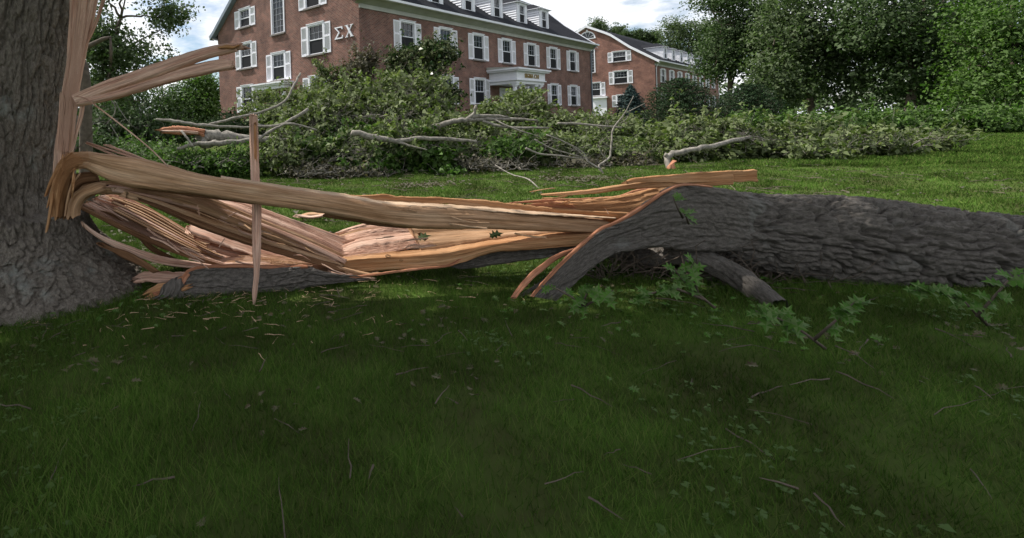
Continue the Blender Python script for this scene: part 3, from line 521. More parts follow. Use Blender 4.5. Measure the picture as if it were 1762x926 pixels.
crown('dark shaded bush between the splintered trunk and the pale broken log', [(190, 225, 60, 48, 24), (250, 232, 60, 40, 25), (300, 225, 50, 25, 27), (160, 262, 40, 30, 20)], LDRK, 1.6, .15, 50, None, 'leafy_bush')
def limb(label, parts, name='broken_bough', group=None, material=None, root=None, cat='branch'):
    "parts: list of polylines [(x,y,Y,width_px),...] -> first is the stem, others its branches"
    own = root is None
    if own: q = parts[0][0]; p = at(q[0], q[1], q[2]); root = empty(name, (p.x, p.y, float(terr(p.x, p.y))), label, cat, 0, group)
    inv = Vector(root.location)
    if group == G2: parts = [[(a, b, c*.94, w) for a, b, c, w in pl] for pl in parts]
    for i, pl in enumerate(parts):
        n = len(pl); pts = []; rr = []; M = (n-1)*5+1
        cp = [at(a, b, c)-inv for a, b, c, w in pl]; rs = [w*.5*c/F for a, b, c, w in pl]
        for j in range(M):
            t = j/5; k = min(int(t), n-2); u = t-k; p0, p1, p2, p3 = cp[max(k-1, 0)], cp[k], cp[k+1], cp[min(k+2, n-1)]
            pts.append(.5*((2*p1)+(p2-p0)*u+(2*p0-5*p1+4*p2-p3)*u*u+(3*p1-p0-3*p2+p3)*u**3)); r = rs[k]*(1-u)+rs[k+1]*u; pts[-1] = pts[-1]+Vector((random.uniform(-1, 1), random.uniform(-1, 1), random.uniform(-1, 1)))*r*.3*(0 < j < M-1); rr.append(r*(1+.1*random.uniform(-1, 1)))
        MB().tube(pts, rr, 9, 0, .1, i).build('branch' if i or not own else 'stem', material or BARKS, root, True)
    return root
G2 = 'bare limbs showing in the fallen crowns'
limb('long pale limb lying level across the middle of the tallest heap', [[(605, 228, 19, 10), (640, 235, 19, 11), (680, 243, 19, 9), (720, 238, 19, 8), (770, 240, 19, 7), (820, 243, 19, 4)], [(680, 243, 19, 6), (710, 252, 18.8, 3), (735, 258, 18.7, 2)]], group=G2)
limb('forked pale limb slanting up in front of the right part of the brick wall', [[(728, 224, 20, 8), (775, 211, 20, 9), (800, 207, 20, 9), (830, 205, 20, 7), (880, 205, 20, 5), (925, 207, 20, 3)], [(803, 206, 20, 7), (815, 196, 20, 6), (819, 181, 20, 4)], [(805, 205, 20, 7), (830, 199, 20, 6), (875, 201, 20, 3)], [(830, 208, 20, 5), (870, 219, 19.8, 5), (945, 220, 19.8, 3)], [(848, 204, 20, 3), (880, 220, 19.6, 3), (930, 236, 19.5, 2)]], group=G2)
limb('longest thin limb reaching left past the upright stake, one fork curling up the gable', [[(268, 205, 18.5, 3), (300, 209, 18.5, 6), (350, 216, 18.6, 6), (420, 219, 18.8, 4), (470, 216, 19.2, 3)], [(360, 214, 18.8, 4), (410, 202, 19, 5), (450, 193, 19.4, 4), (490, 174, 20, 4), (504, 150, 20.5, 4.5), (517, 126, 21, 3)]], group=G2)
limb('thin limb arching over dark leaves right of the upright stake', [[(444, 240, 18.8, 5), (470, 224, 19, 5), (500, 213, 19, 4), (545, 224, 19.2, 3)], [(440, 214, 19.2, 4), (480, 216, 19.2, 5), (530, 188, 19.8, 6)]], group=G2)
limb('dark branch lying on the open lawn pointing at the far stump end', [[(850, 317, 15.2, 3), (880, 328, 14.2, 4), (915, 341, 12.8, 3)], [(880, 328, 14.2, 2), (900, 322, 14, 1.5)]], 'broken_branch', None, BARKB)
limb('pale curved twig arching over the grass in front of the heap', [[(852, 284, 16, 1.5), (880, 300, 15, 2), (910, 309, 14, 2.5), (935, 333, 13, 2)]], 'broken_branch')
limb('upright bare sapling twig standing on the lawn in front of the low right heap', [[(1042, 319, 16, 5), (1038, 300, 16.2, 4), (1031, 285, 16.3, 3.5), (1048, 272, 16.4, 3), (1052, 250, 16.5, 3), (1055, 222, 16.6, 3), (1075, 195, 16.6, 2), (1090, 165, 16.6, 1.2)], [(1034, 291, 16.2, 3), (1012, 278, 16.3, 3), (1005, 264, 16.4, 2), (985, 250, 16.4, 1.5)], [(1045, 274, 16.4, 2), (1036, 265, 16.4, 2), (1030, 250, 16.4, 1)], [(1075, 195, 16.6, 1.6), (1110, 178, 16.6, 1)]], 'bare_sapling', cat='sapling')
limb('thin grey limbs fanned across the front of the low right heap', [[(905, 255, 18, 4), (925, 264, 18, 3.5), (960, 268, 18, 3), (1010, 274, 18, 2)], [(940, 232, 18, 2.5), (985, 252, 18, 3), (1015, 282, 18, 2)], [(960, 212, 19, 4), (1000, 214, 19, 4), (1050, 218, 19, 3), (1070, 219, 19, 2)], [(920, 240, 18, 2), (950, 256, 18, 2.5), (1000, 270, 18, 2)]], group=G2)
gl = limb('thick grey bent limb with a torn pink end, standing on the grass at the right', [[(1310, 234, 20, 5), (1270, 240, 18.6, 7), (1235, 249, 17.4, 8), (1200, 256, 17, 9), (1172, 262, 17, 10), (1150, 268, 17, 10), (1153, 292, 16.8, 10)], [(1150, 269, 17, 7), (1143, 266, 17, 8)]], 'torn_limb')
# the big broken pale log behind the stake
lg = limb('big broken grey log with a red splintered left end, behind the upright stake', [[(338, 231, 19.6, 22), (365, 236, 19.6, 22), (410, 237, 19.8, 17), (470, 241, 20, 13), (510, 244, 20, 8)], [(305, 256, 19, 5), (340, 248, 19, 8), (390, 246, 19, 9), (440, 241, 19.2, 9), (500, 241, 19.4, 6)], [(355, 236, 19.4, 13), (350, 250, 19.2, 12), (372, 244, 19.2, 10)], [(312, 225, 19, 4), (322, 238, 18.8, 4), (333, 252, 18.7, 3)]], 'broken_log', cat='log')

# ------------------------------------------------------------------ split wood
def resamp(P, n):
    P = np.array(P, float); t = np.linspace(0, len(P)-1, 8*len(P)); i = np.clip(t.astype(int), 0, len(P)-2); u = (t-i)[:, None]; p0, p1, p2, p3 = P[np.maximum(i-1, 0)], P[i], P[i+1], P[np.minimum(i+2, len(P)-1)]
    Q = .5*((2*p1)+(p2-p0)*u+(2*p0-5*p1+4*p2-p3)*u*u+(3*p1-p0-3*p2+p3)*u**3)
    d = np.concatenate([[0], np.cumsum(np.linalg.norm(np.diff(Q, axis=0), axis=1))]); s = np.linspace(0, d[-1], n); return np.stack([np.interp(s, d, Q[:, k]) for k in range(Q.shape[1])], 1)
seedc = [100]
def ribbon(name, parent, A, B, Y, th, material, label=None, n=22, st=None, amp=.006, jag=.05, fray=(0, 0), p=.5, bark=0., freq=55., low=.25, tilt=0.):
    "a split piece of wood between two edge lines; Y = distances along it, th = its real thickness in metres"
    seedc[0] += 13; sd_ = seedc[0]
    A2 = resamp(A, 40); B2 = resamp(B, 40); Ys = np.interp(np.linspace(0, 1, 40), np.linspace(0, 1, len(Y)), Y) if hasattr(Y, '__len__') else np.full(40, float(Y))
    tl = np.interp(np.linspace(0, 1, 40), np.linspace(0, 1, len(tilt)), tilt) if hasattr(tilt, '__len__') else np.full(40, float(tilt)); PA = np.array([at(a[0], a[1], y) for a, y in zip(A2, Ys+tl)]); PB = np.array([at(a[0], a[1], y) for a, y in zip(B2, Ys)])
    L0 = float(np.sum(np.linalg.norm(np.diff((PA+PB)/2, axis=0), axis=1))); st = st or int(np.clip(L0/.022, 16, 170))
    PA, PB = resamp(PA, st), resamp(PB, st); ths = np.interp(np.linspace(0, 1, st), np.linspace(0, 1, len(th)), th) if hasattr(th, '__len__') else np.full(st, float(th))
    c = (PA+PB)/2; e_ = (PA-PB)/2; t = np.gradient(c, axis=0); t /= np.linalg.norm(t, axis=1)[:, None]; d = np.cross(t, e_); d /= np.linalg.norm(d, axis=1)[:, None]+1e-9; d *= -np.sign(d[:, 1].mean() or 1)
    u = np.concatenate([[0], np.cumsum(np.linalg.norm(np.diff(c, axis=0), axis=1))]); hw = np.linalg.norm(e_, axis=1)
    th_ = np.linspace(0, 2*np.pi, 2*n, endpoint=False); X = np.concatenate([np.linspace(1, -1, n), np.linspace(-1, 1, n)]); Z = np.concatenate([np.ones(n), -np.ones(n)])*(1-.45*np.abs(X)**7)
    XX, UU = np.meshgrid(X, u); ZZ = np.broadcast_to(Z, XX.shape); side = np.where(ZZ >= 0, 0., 7.3)
    HW = hw[:, None]; lat = XX*HW
    gro = amp*1.5*((1-2*np.abs(vn(lat*freq, UU*.9, side, sd_)))*.7+.6*vn(lat*freq*2.6, UU*1.8, side, sd_+1))+low*amp*8*vn(lat*freq*.18, UU*1.1, side, sd_+2)
    lane = lat*freq*.42+.9*vn(UU*.7, lat*freq*.1, side, sd_+9); gro = gro + 0*lane if bark else gro*.55+amp*2.6*(_h(np.floor(lane).astype(np.int64), np.int64(side), np.floor(UU*1.1+lane*.37).astype(np.int64)*0, sd_)-.5)*(1+.5*vn(UU*1.6, np.floor(lane)*3.1, 0, sd_+10))
    if bark: gro = gro + bark*(.6-1.7*np.exp(-((vn(UU*4.5+.5*vn(UU*9, lat*20, side, sd_), lat*17, side, sd_+3)+.3*vn(UU*14, lat*40, side, sd_+7))/.18)**2)+.5*vn(UU*30, lat*60, side, sd_+12))
    J = 1+jag*(vn(UU*14, side*0, np.sign(XX)*3, sd_+4)+.6*vn(UU*45, side, np.sign(XX)*5, sd_+5))*np.abs(XX)**2
    P = c[:, None, :]+e_[:, None, :]*(XX*J)[..., None]+d[:, None, :]*((ZZ*ths[:, None]/2)+gro*np.sign(ZZ+1e-6)*np.minimum(1, np.abs(ZZ)*1.5))[..., None]
    uu = u/u[-1]
    for k, fr in enumerate(fray):
        if fr:
            w = np.clip((.22-(uu if k == 0 else 1-uu))/.22, 0, 1)[:, None]**2; nz = np.abs(vn(lat*38+5, ZZ*3, 0, sd_+6+k))*1.3+.5*np.abs(vn(lat*90, ZZ*5, 1, sd_+8))
            P = P+t[:, None, :]*(fr*(nz-.45)*w*(-1 if k == 0 else 1))[..., None]
    V = P.reshape(-1, 3); nc = 2*n; Fq = grid_faces(st, nc)
    caps = []; 
    for k in (0, st-1):   # end caps as quads across the loop
        for j in range(n-1): a, b2, c2, d2 = k*nc+j, k*nc+j+1, k*nc+(nc-1-j-1) % nc, k*nc+(nc-1-j) % nc; caps.append((a, b2, c2, d2))
    Fq = np.concatenate([Fq, np.array(caps)]); seg = np.concatenate([[0], np.cumsum(np.abs(np.diff(X))*hw.mean()+np.abs(np.diff(Z))*ths.mean()/2)])
    UV = np.stack([np.broadcast_to(u[:, None], XX.shape)+sd_*.37, np.broadcast_to(seg, XX.shape)+sd_*.11], -1).reshape(-1, 2)
    inv = np.array(parent.location) if parent else 0
    o = link(name, npmesh(name, V-inv, Fq, material, bool(bark), UV), parent)
    if label: o['label'] = label
    return o
def lerpP(A, B, t, n=9):
    a, b = resamp(A, n), resamp(B, n); return a*(1-t)+b*t
def bundle(parent, A, B, Y, th, mats, k, name='splinter', wid=1., trim=(.0, .1), wob=.03, fray=(.03, .05), dy=.05, tilt=0.):
    "split a sheet of wood into k separate long splinters lying side by side"
    for i in range(k):
        off = tilt*(1-(i+.5)/k); tl = tilt/k*.8+random.uniform(-.02, .04)
        t0 = i/k; t1 = (i+wid)/k; a = lerpP(A, B, t0); b = lerpP(A, B, t1); m = len(a)
        sh = (random.random()-.5)*wob*np.linalg.norm(resamp(A, 3)[1]-resamp(B, 3)[1]); bend = np.sin(np.linspace(0, math.pi, m))*sh; a[:, 1] += bend; b[:, 1] += bend
        q0 = random.uniform(0, trim[0]); q1 = 1-random.uniform(0, trim[1]); tt = np.linspace(q0, q1, m)
        a = np.stack([np.interp(tt, np.linspace(0, 1, m), a[:, j]) for j in (0, 1)], 1); b = np.stack([np.interp(tt, np.linspace(0, 1, m), b[:, j]) for j in (0, 1)], 1)
        Yb = np.interp(tt, np.linspace(0, 1, len(Y)), Y)+random.uniform(-dy, dy)+off; thk = th*random.uniform(.7, 1.4)
        ribbon(name, parent, a, b, list(Yb), thk, random.choice(mats), n=7, amp=.003, jag=.1, fray=fray, freq=90, tilt=tl)

# ---- standing tree
tp = at(5, 500, 5.75); TB = Vector((tp.x, tp.y, 0))
tree_root = empty('broken_tree', TB, 'huge standing tree trunk at the left edge with a torn open right side', 'tree')
nz, na = 560, 620; zz = np.concatenate([np.linspace(-.25, 3.4, 470), np.linspace(3.42, 8.5, 90)]); aa = np.linspace(0, 2*np.pi, na, endpoint=False)   # angle 0 = +x (right), -pi/2 = towards camera
AA, ZZ = np.meshgrid(aa, zz)
Rz = np.interp(zz, [-.25, -.03, .12, .27, .5, .65, .79, 1.0, 1.5, 1.9, 2.45, 3.07, 3.6, 6, 8.5], [1.8, 1.47, 1.32, 1.18, .97, .89, .85, .80, .87, .865, .84, .80, .76, .6, .5])
cxz = np.interp(zz, [0, .8, 1.5, 2.3, 3.2, 4, 8.5], [0, 0, -.02, .02, .09, .12, .3])
R = np.broadcast_to(Rz[:, None], AA.shape).copy(); right = np.clip(np.cos(AA+.25), 0, 1)
butt = (.35*np.cos(5*AA+1.2)+.2*np.cos(9*AA+.3))*np.clip((1.1-ZZ), 0, 1.3)**2*.35; R += butt*(1-right**2)
low = np.clip((.95-ZZ)/.2, 0, 1)
cut = np.clip((ZZ-.80-.035*vn(AA*14, 0, 0, 4))/.03, 0, 1)*np.clip((3.0-ZZ)/1.6, 0, 1)*np.clip((np.cos(AA+.15)-.50)/.15, 0, 1); R -= cut*.27
sv = AA*.75; wv = .35*vn(sv*2, ZZ*1.2, 0, 21)
bx_, by_ = R*np.cos(AA), R*np.sin(AA); w3 = .5*vn(bx_*3, by_*3, ZZ*1.5, 21); q1 = vn(bx_*14+w3*1.6, by_*14+w3, ZZ*1.7, 31)+.3*vn(bx_*34, by_*34, ZZ*8, 33); q2 = vn(bx_*26, by_*26+w3, ZZ*4.5+w3, 35); br = .5-1.5*np.exp(-(q1/.17)**2)-.7*np.exp(-(q2/.13)**2)+fbm(bx_*55, by_*55, ZZ*30, 51, 2)*.25; R += .036*br*(1-cut*.25)
R += .035*vn(sv*2.5, ZZ*2, 0, 61)
R += .07*np.exp(-(((AA-5.12)/.11)**2+((ZZ-1.3)/.09)**2))*np.sin(30*np.hypot((AA-5.12)*.7, ZZ-1.3)+1)
V = np.stack([cxz[:, None]+R*np.cos(AA), R*np.sin(AA)*.95, ZZ], -1).reshape(-1, 3); UV = np.stack([ZZ, sv], -1).reshape(-1, 2)
link('trunk', npmesh('trunk', V, grid_faces(len(zz), na), BARK, True, UV), tree_root)
T = tree_root
# torn sapwood standing up the right side
ribbon('torn_sapwood', T, [(127, -60), (122, 20), (117, 100), (108, 160), (101, 220), (95, 262), (92, 300)], [(176, -60), (162, 20), (148, 80), (136, 140), (128, 200), (122, 262), (118, 300)], [5.35, 5.35, 5.3, 5.3, 5.3, 5.25], .10, WPINK, 'tall pale torn sheet of sapwood rising out of view', n=40, amp=.012, jag=.03, freq=30, low=.5)
ribbon('torn_sapwood', T, [(140, -60), (135, 20), (127, 100), (121, 170), (114, 262)], [(152, -60), (147, 20), (136, 100), (129, 170), (121, 262)], [5.26, 5.25, 5.22, 5.22], .06, WPINK, n=14, amp=.006, freq=60)
ribbon('splinter', T, [(176, -10), (168, 25), (157, 50), (145, 75), (138, 105)], [(184, -10), (171, 30), (161, 55), (149, 80), (141, 110)], [5.35, 5.3], .02, WPINK, n=8)
ribbon('splinter', T, [(140, 168), (135, 200), (127, 235), (118, 268)], [(147, 168), (143, 200), (133, 235), (125, 268)], [5.15, 5.2], .03, WPINK, n=9, fray=(.02, .02))
ribbon('splinter', T, [(127, 168), (124, 210), (118, 266)], [(130, 168), (128, 210), (122, 266)], [5.2, 5.2], .015, WTAN, n=6)
ribbon('splinter', T, [(104, 165), (101, 210), (97, 268), (93, 305)], [(112, 165), (110, 210), (107, 268), (103, 305)], [5.2, 5.18], .03, WPINK, n=9, fray=(.06, 0))
# two long prongs pointing right
ribbon('long_splinter', T, [(126, 164), (180, 141), (238, 122), (306, 99), (350, 86), (382, 80), (408, 80)], [(134, 178), (190, 158), (240, 141), (300, 118), (357, 98), (385, 91), (405, 86)], [5.15, 5.05, 4.95, 4.9, 4.85], .05, WPINK, tilt=[.02, .09, .09], label='upper of two long prongs pointing right, with a ragged tip', n=18, amp=.007, jag=.06, fray=(0, .14))
ribbon('long_splinter', T, [(150, 170), (210, 151), (285, 126), (340, 112), (380, 105), (392, 106)], [(132, 182), (200, 168), (290, 141), (350, 127), (388, 118), (394, 117)], [5.1, 5.0, 4.9, 4.85], .045, WPINK, tilt=[.02, .09, .09], label='lower of two long prongs pointing right, with a square broken tip', n=18, amp=.007, jag=.06, fray=(0, .1))
ribbon('splinter', T, [(380, 80), (392, 77), (401, 79), (408, 78)], [(380, 84), (393, 83), (402, 84), (409, 80)], [4.84, 4.82], .04, WORG, n=8, fray=(.03, .03), amp=.01, jag=.3)
ribbon('splinter', T, [(131, 165), (146, 168), (160, 177), (210, 215), (258, 254), (290, 286)], [(131, 167), (146, 170), (159, 179), (209, 217), (257, 256), (289, 288)], [5.0, 4.9, 4.9], .008, WPINK, 'thin curling fibre hanging from the prongs', n=5, jag=.02, amp=.001)
# unseen leaf crown added above the standing tree, shaped to shade the foreground
lb = MB(); P = []
tops = [(a, b, 7.6+1.6*((a*3.7+b*2.1) % 1), 2.3, 1.9, 1.1) for a, b in ((-5.5, -1.6), (-5.8, .3), (-3, -.8), (-3, .6), (-.6, -2.0), (-.6, .2), (1.8, -2.8), (1.9, -.6), (4.4, -2.4), (4.6, -.2), (7.0, -2.5), (7.2, -.3), (9.6, -1.6), (9.8, .6), (0, -4.6), (3.2, -5.2), (6.4, -5.0), (9, -4.4), (-.5, 1.1), (1.9, 1.3), (4.3, 1.5), (6.9, 1.4))]
tops += [(x_, 2.2, 8.0, 1.25, 1.05, .8) for x_ in (-2.9, -1.3, .3, 1.9, 3.6, 5.3, 7.0)]
tops = [(t_[0]-.8, t_[1]-1.25)+tuple(t_[2:]) for t_ in tops]
for c in tops:
    p, _ = lump_points(c[:3], c[3:], int(1000*c[3]*c[4]+400), 24, .3, .2); P.append(p)
    q = branch_curve((.3, 0, 7.5), c[:3], .1, .1, 8); lb.tube(q, [.16*(1-.8*i/8) for i in range(9)], 8)
    for _ in range(9): i = random.randrange(3, 8); lb.tube(branch_curve(q[i], Vector(p[random.randrange(len(p))]), .04, .12, 5), [.04, .032, .024, .016, .01, .006], 5)
lb.build('limbs', BARKB, T, True)['kind'] = 'stuff'; link('shade_canopy', leaf_mesh('shade_canopy', np.concatenate(P), .17, LOPEN, .5), T)['kind'] = 'stuff'

# ---- fallen trunk hinged to the standing one
fp = at(620, 470, 5.8); FR = empty('fallen_tree', (fp.x, fp.y, 0), 'long split fallen trunk, still hinged to the standing tree by bent wood', 'fallen tree'); f = FR
# hinge fibres
ribbon('hinge_wood', f, [(91, 366), (95, 325), (106, 285), (120, 266), (150, 263)], [(107, 370), (111, 335), (120, 303), (134, 289), (156, 287)], [5.12, 5.05, 5.05, 5.1], .12, WORG, 'bent wood where the beam folds over the stump', n=22, amp=.009, freq=35, low=.5, fray=(.03, 0))
ribbon('hinge_wood', f, [(106, 370), (110, 340), (118, 312), (135, 298), (165, 295)], [(121, 373), (124, 350), (131, 330), (146, 317), (172, 313)], [5.2, 5.15, 5.15, 5.2], .10, WBRN, n=16, amp=.008, freq=40, fray=(.03, 0))
ribbon('hinge_wood', f, [(118, 372), (122, 348), (132, 331), (155, 320), (195, 317)], [(136, 371), (138, 356), (149, 341), (172, 333), (205, 331)], [5.12, 5.12, 5.15, 5.3], .11, WTAN, n=18, amp=.008, freq=40, fray=(.03, 0))
for q in ([(78, 336), (86, 312), (97, 290), (110, 272)], [(82, 352), (88, 325), (96, 300), (104, 276)], [(79, 396), (83, 368), (88, 335), (96, 300)], [(98, 372), (100, 340), (104, 308), (112, 280)], [(112, 371), (115, 345), (122, 318), (136, 300)], [(92, 300), (98, 285), (108, 272), (122, 263)]):
    w = random.uniform(3.5, 6); ribbon('splinter', f, q, [(a+w*(.25+.75*math.sin(math.pi*min(1, (i+.4)/4))), b+1) for i, (a, b) in enumerate(q)], [5.02, 4.98, 5.0], .03, random.choice([WORG, WTAN]), n=8, amp=.004, fray=(.03, .02))
# main beam
ribbon('split_beam', f, [(128, 262), (145, 261), (200, 268), (259, 277), (340, 300), (429, 315), (511, 327), (600, 340), (663, 350), (786, 357), (917, 368), (1040, 378)], [(124, 292), (150, 290), (190, 309), (238, 322), (340, 333), (436, 349), (511, 359), (600, 373), (700, 389), (760, 392), (830, 392), (917, 396), (1035, 399)], [5.1, 5.08, 5.12, 5.2, 5.3, 5.45, 5.6], [.16, .2, .22, .22, .2, .18, .16], WTAN, 'main split beam, tan, running unbroken from stump to log', n=40, amp=.008, jag=.035, freq=28, low=.7, p=.42)
ribbon('sunlit_edge', f, [(380, 303.5), (440, 312.5), (511, 323.5), (600, 336), (663, 346.5), (786, 353.5), (917, 364), (1060, 375)], [(380, 307), (440, 317), (511, 328.5), (600, 342.5), (663, 352), (786, 359), (917, 369), (1060, 376)], [5.12, 5.16, 5.24, 5.34, 5.46], .012, WSUNLIT, tilt=.16, n=8, jag=.25, amp=.002)  # sunlit top rim of the main beam, put in as a paler strip
ribbon('splinter', f, [(560, 366), (600, 371), (650, 380), (700, 386), (750, 388)], [(560, 374), (600, 380), (650, 389), (700, 393), (752, 391)], [5.3, 5.35], .05, WBRN, n=8, fray=(.05, .02))
ribbon('splinter', f, [(240, 318), (300, 326), (380, 338), (430, 347)], [(238, 324), (300, 333), (380, 344), (430, 351)], [5.2, 5.25], .06, WBRN, n=8, fray=(.03, .08))
# second beam: layered strips bending down to the elbow
ribbon('split_beam', f, [(130, 322), (160, 316), (191, 318), (272, 328), (340, 340), (436, 378), (511, 407), (592, 446)], [(139, 350), (157, 336), (184, 330), (272, 338), (340, 357), (436, 396), (511, 424), (588, 456)], [5.15, 5.2, 5.35, 5.5, 5.65, 5.8], .09, WTAN, tilt=[.05, .12, .16, .16], label='second beam, sagging from the hinge to the elbow', n=26, amp=.008, freq=40, low=.6)
ribbon('split_beam', f, [(205, 328), (272, 337), (340, 356), (436, 396), (511, 424), (590, 455)], [(215, 336), (272, 350), (340, 376), (436, 408), (511, 434), (592, 461)], [5.3, 5.5, 5.7, 5.85], .10, WBRN, n=18, amp=.008, freq=50, low=.5, fray=(.05, .02))
ribbon('split_beam', f, [(225, 334), (290, 354), (340, 376), (436, 409), (511, 436), (590, 460)], [(228, 340), (290, 368), (340, 391), (436, 424), (511, 446), (592, 466)], [5.35, 5.6, 5.75, 5.9], .08, WBRN, n=16, amp=.008, freq=50, fray=(.05, .02))
ribbon('split_beam', f, [(300, 330), (385, 344), (436, 356), (511, 385), (560, 402), (605, 418)], [(300, 340), (385, 358), (436, 378), (511, 404), (560, 424), (600, 446)], [5.7, 5.75, 5.85, 5.95], .06, WPINK, tilt=.3, n=20, amp=.01, freq=45, low=.5, fray=(.02, .3))
bundle(f, [(330, 342), (420, 362), (500, 388), (590, 428)], [(330, 352), (420, 384), (500, 410), (585, 448)], [5.6, 5.7, 5.8], .02, [WPINK, WTAN], 5, trim=(.2, .15), dy=.03, tilt=.2)
bundle(f, [(165, 317), (272, 329), (340, 343), (436, 380), (511, 410), (600, 452)], [(228, 340), (290, 362), (340, 388), (436, 422), (511, 444), (604, 468)], [5.12, 5.34, 5.5, 5.66, 5.74], .05, [WTAN, WPINK, WTAN, WBRN], 8, wid=.75, trim=(.12, .06), dy=.06, fray=(.05, .1))
# pink fan of splinters from the stump down to the ground
bundle(f, [(182, 333), (238, 350), (306, 388), (374, 428), (450, 452)], [(140, 352), (204, 386), (272, 417), (340, 442), (400, 461)], [5.5, 5.75, 5.9, 6.05], .03, [WPINK, WPINK, WTAN, WPINK, CAMB], 24, wid=1.1, trim=(.03, .25), dy=.06, tilt=1.1)
bundle(f, [(185, 334), (260, 362), (330, 404), (400, 440), (470, 458)], [(160, 346), (230, 384), (300, 418), (360, 444), (430, 462)], [5.42, 5.66, 5.9, 6.0], .015, [WPINK, WTAN], 7, wid=.35, trim=(.15, .4), dy=.02, tilt=1.0)
ribbon('splinter', f, [(136, 352), (204, 384), (272, 415), (340, 440), (400, 462)], [(135, 358), (204, 393), (272, 424), (340, 449), (392, 468)], [5.35, 5.6, 5.85, 6.0], .05, WBRN, n=10, fray=(.03, .03))
# low curved strands
ribbon('curved_strand', f, [(141, 381), (170, 402), (211, 419), (272, 440), (340, 452), (400, 462)], [(143, 390), (170, 411), (211, 432), (272, 453), (340, 462), (392, 467)], [5.2, 5.4, 5.6, 5.8, 5.85], .035, WPINK, 'low curved strand springing from the foot of the stump', n=14)
ribbon('curved_strand', f, [(180, 425), (215, 432), (245, 447), (273, 466)], [(168, 418), (208, 441), (238, 455), (262, 468)], [5.35, 5.4, 5.45], .04, WBRN, 'short orange brown strand with bark on its back', n=12, amp=.009, jag=.12, fray=(.03, .03))
ribbon('curved_strand', f, [(150, 362), (180, 368), (230, 388), (265, 425), (330, 458)], [(150, 367), (178, 373), (224, 393), (258, 430), (320, 463)], [5.9, 6.0, 6.1], .03, WBRN, n=8)
ribbon('splinter', f, [(138, 352), (160, 360), (190, 366), (215, 384)], [(137, 356), (160, 364), (188, 370), (212, 387)], [5.5, 5.8], .02, WBRN, n=6)
# slabs behind, between stump and elbow
ribbon('wood_slab', f, [(326, 391), (374, 396), (436, 410), (500, 432), (570, 455)], [(326, 400), (372, 418), (436, 440), (500, 454), (560, 468)], [6.15, 6.15, 6.1, 6.0], .05, WPINK, tilt=.35, label='pink torn slab behind the upright stake', n=26, amp=.012, freq=40, low=.5, fray=(.06, .03), jag=.08)
bundle(f, [(330, 402), (400, 420), (470, 442), (560, 456)], [(330, 420), (400, 442), (470, 456), (560, 466)], [6.15, 6.1, 6.0], .03, [WPINK, CAMB], 5, trim=(.2, .1), tilt=.2)
ribbon('wood_slab', f, [(385, 452), (430, 440), (480, 441), (540, 448), (640, 462)], [(385, 470), (430, 472), (480, 472), (540, 471), (640, 470)], [5.85, 5.85, 5.85, 5.85], .06, WPINK, tilt=.4, label='flat pink slab at the foot of the bent beams', n=30, amp=.014, freq=40, low=.5, fray=(.08, .1))
bundle(f, [(440, 446), (500, 452), (560, 458), (640, 464)], [(440, 462), (500, 468), (560, 472), (630, 474)], [5.82, 5.82, 5.75], .02, [WPINK, WTAN, WPINK], 6, trim=(.3, .2), dy=.03, tilt=.2)
for q in (((560, 452), (600, 462), (636, 470)), ((572, 459), (600, 467), (632, 474)), ((585, 470), (612, 473), (650, 468)), ((540, 466), (580, 474), (622, 478))):
    ribbon('splinter', f, q, [(x-2, y+4.5) for x, y in q], [5.7, 5.6], .012, WTAN, n=6, fray=(.03, .05))
# pink shattered surface right of the elbow
ribbon('wood_slab', f, [(560, 424), (590, 398), (640, 386), (690, 384), (760, 384)], [(592, 458), (620, 446), (660, 438), (700, 432), (760, 420)], [5.95, 5.92, 5.85, 5.82], .08, WPINK, tilt=.6, label='pale shattered face of the log right of the elbow', n=46, amp=.022, freq=26, low=.7, jag=.08, fray=(.12, .02))
bundle(f, [(578, 402), (620, 388), (670, 384), (752, 392)], [(586, 446), (630, 440), (680, 432), (745, 418)], [5.84, 5.8, 5.74], .04, [WPINK, WPINK, WTAN], 13, wid=1.1, trim=(.15, .22), fray=(.08, .06), dy=.03, tilt=.6)
# log: upper light face and front face
ribbon('log_heartwood', f, [(700, 386), (748, 386), (830, 388), (917, 392), (1040, 396), (1075, 398)], [(725, 432), (760, 428), (829, 418), (917, 407), (1020, 400), (1060, 402)], [5.72, 5.68, 5.62, 5.6], .1, WTAN, tilt=.28, label='light upper face of the split log', n=26, amp=.008, freq=26, low=.6)
ribbon('log_heartwood', f, [(580, 450), (600, 442), (660, 436), (735, 430), (829, 416), (917, 405), (1022, 395), (1080, 385)], [(588, 462), (600, 470), (670, 462), (772, 454), (846, 433), (952, 422), (1010, 416), (1060, 412)], [5.8, 5.75, 5.7, 5.62, 5.6, 5.6], [.14, .2, .26, .34, .4, .4], WORG, 'orange front face of the split log', n=40, amp=.009, freq=24, low=.9, p=.4, jag=.05, fray=(.05, 0))
ribbon('splinter', f, [(724, 400), (732, 404), (735, 412)], [(718, 402), (725, 410), (731, 415)], [5.72, 5.7], .01, WBRN, n=5)
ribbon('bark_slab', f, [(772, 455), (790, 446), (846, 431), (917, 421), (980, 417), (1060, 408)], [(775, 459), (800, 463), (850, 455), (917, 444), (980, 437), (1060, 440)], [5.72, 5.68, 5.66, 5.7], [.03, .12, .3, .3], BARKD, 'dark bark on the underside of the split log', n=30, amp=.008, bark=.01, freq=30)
ribbon('cambium_edge', f, [(560, 482), (620, 474), (700, 463), (770, 455), (790, 445), (846, 430), (917, 420), (1010, 413)], [(560, 487), (620, 478), (700, 467), (772, 459), (793, 449), (848, 433.5), (917, 423.5), (1010, 416)], [5.5, 5.55, 5.55, 5.5], .02, CAMB, n=6, amp=.002, jag=.2)
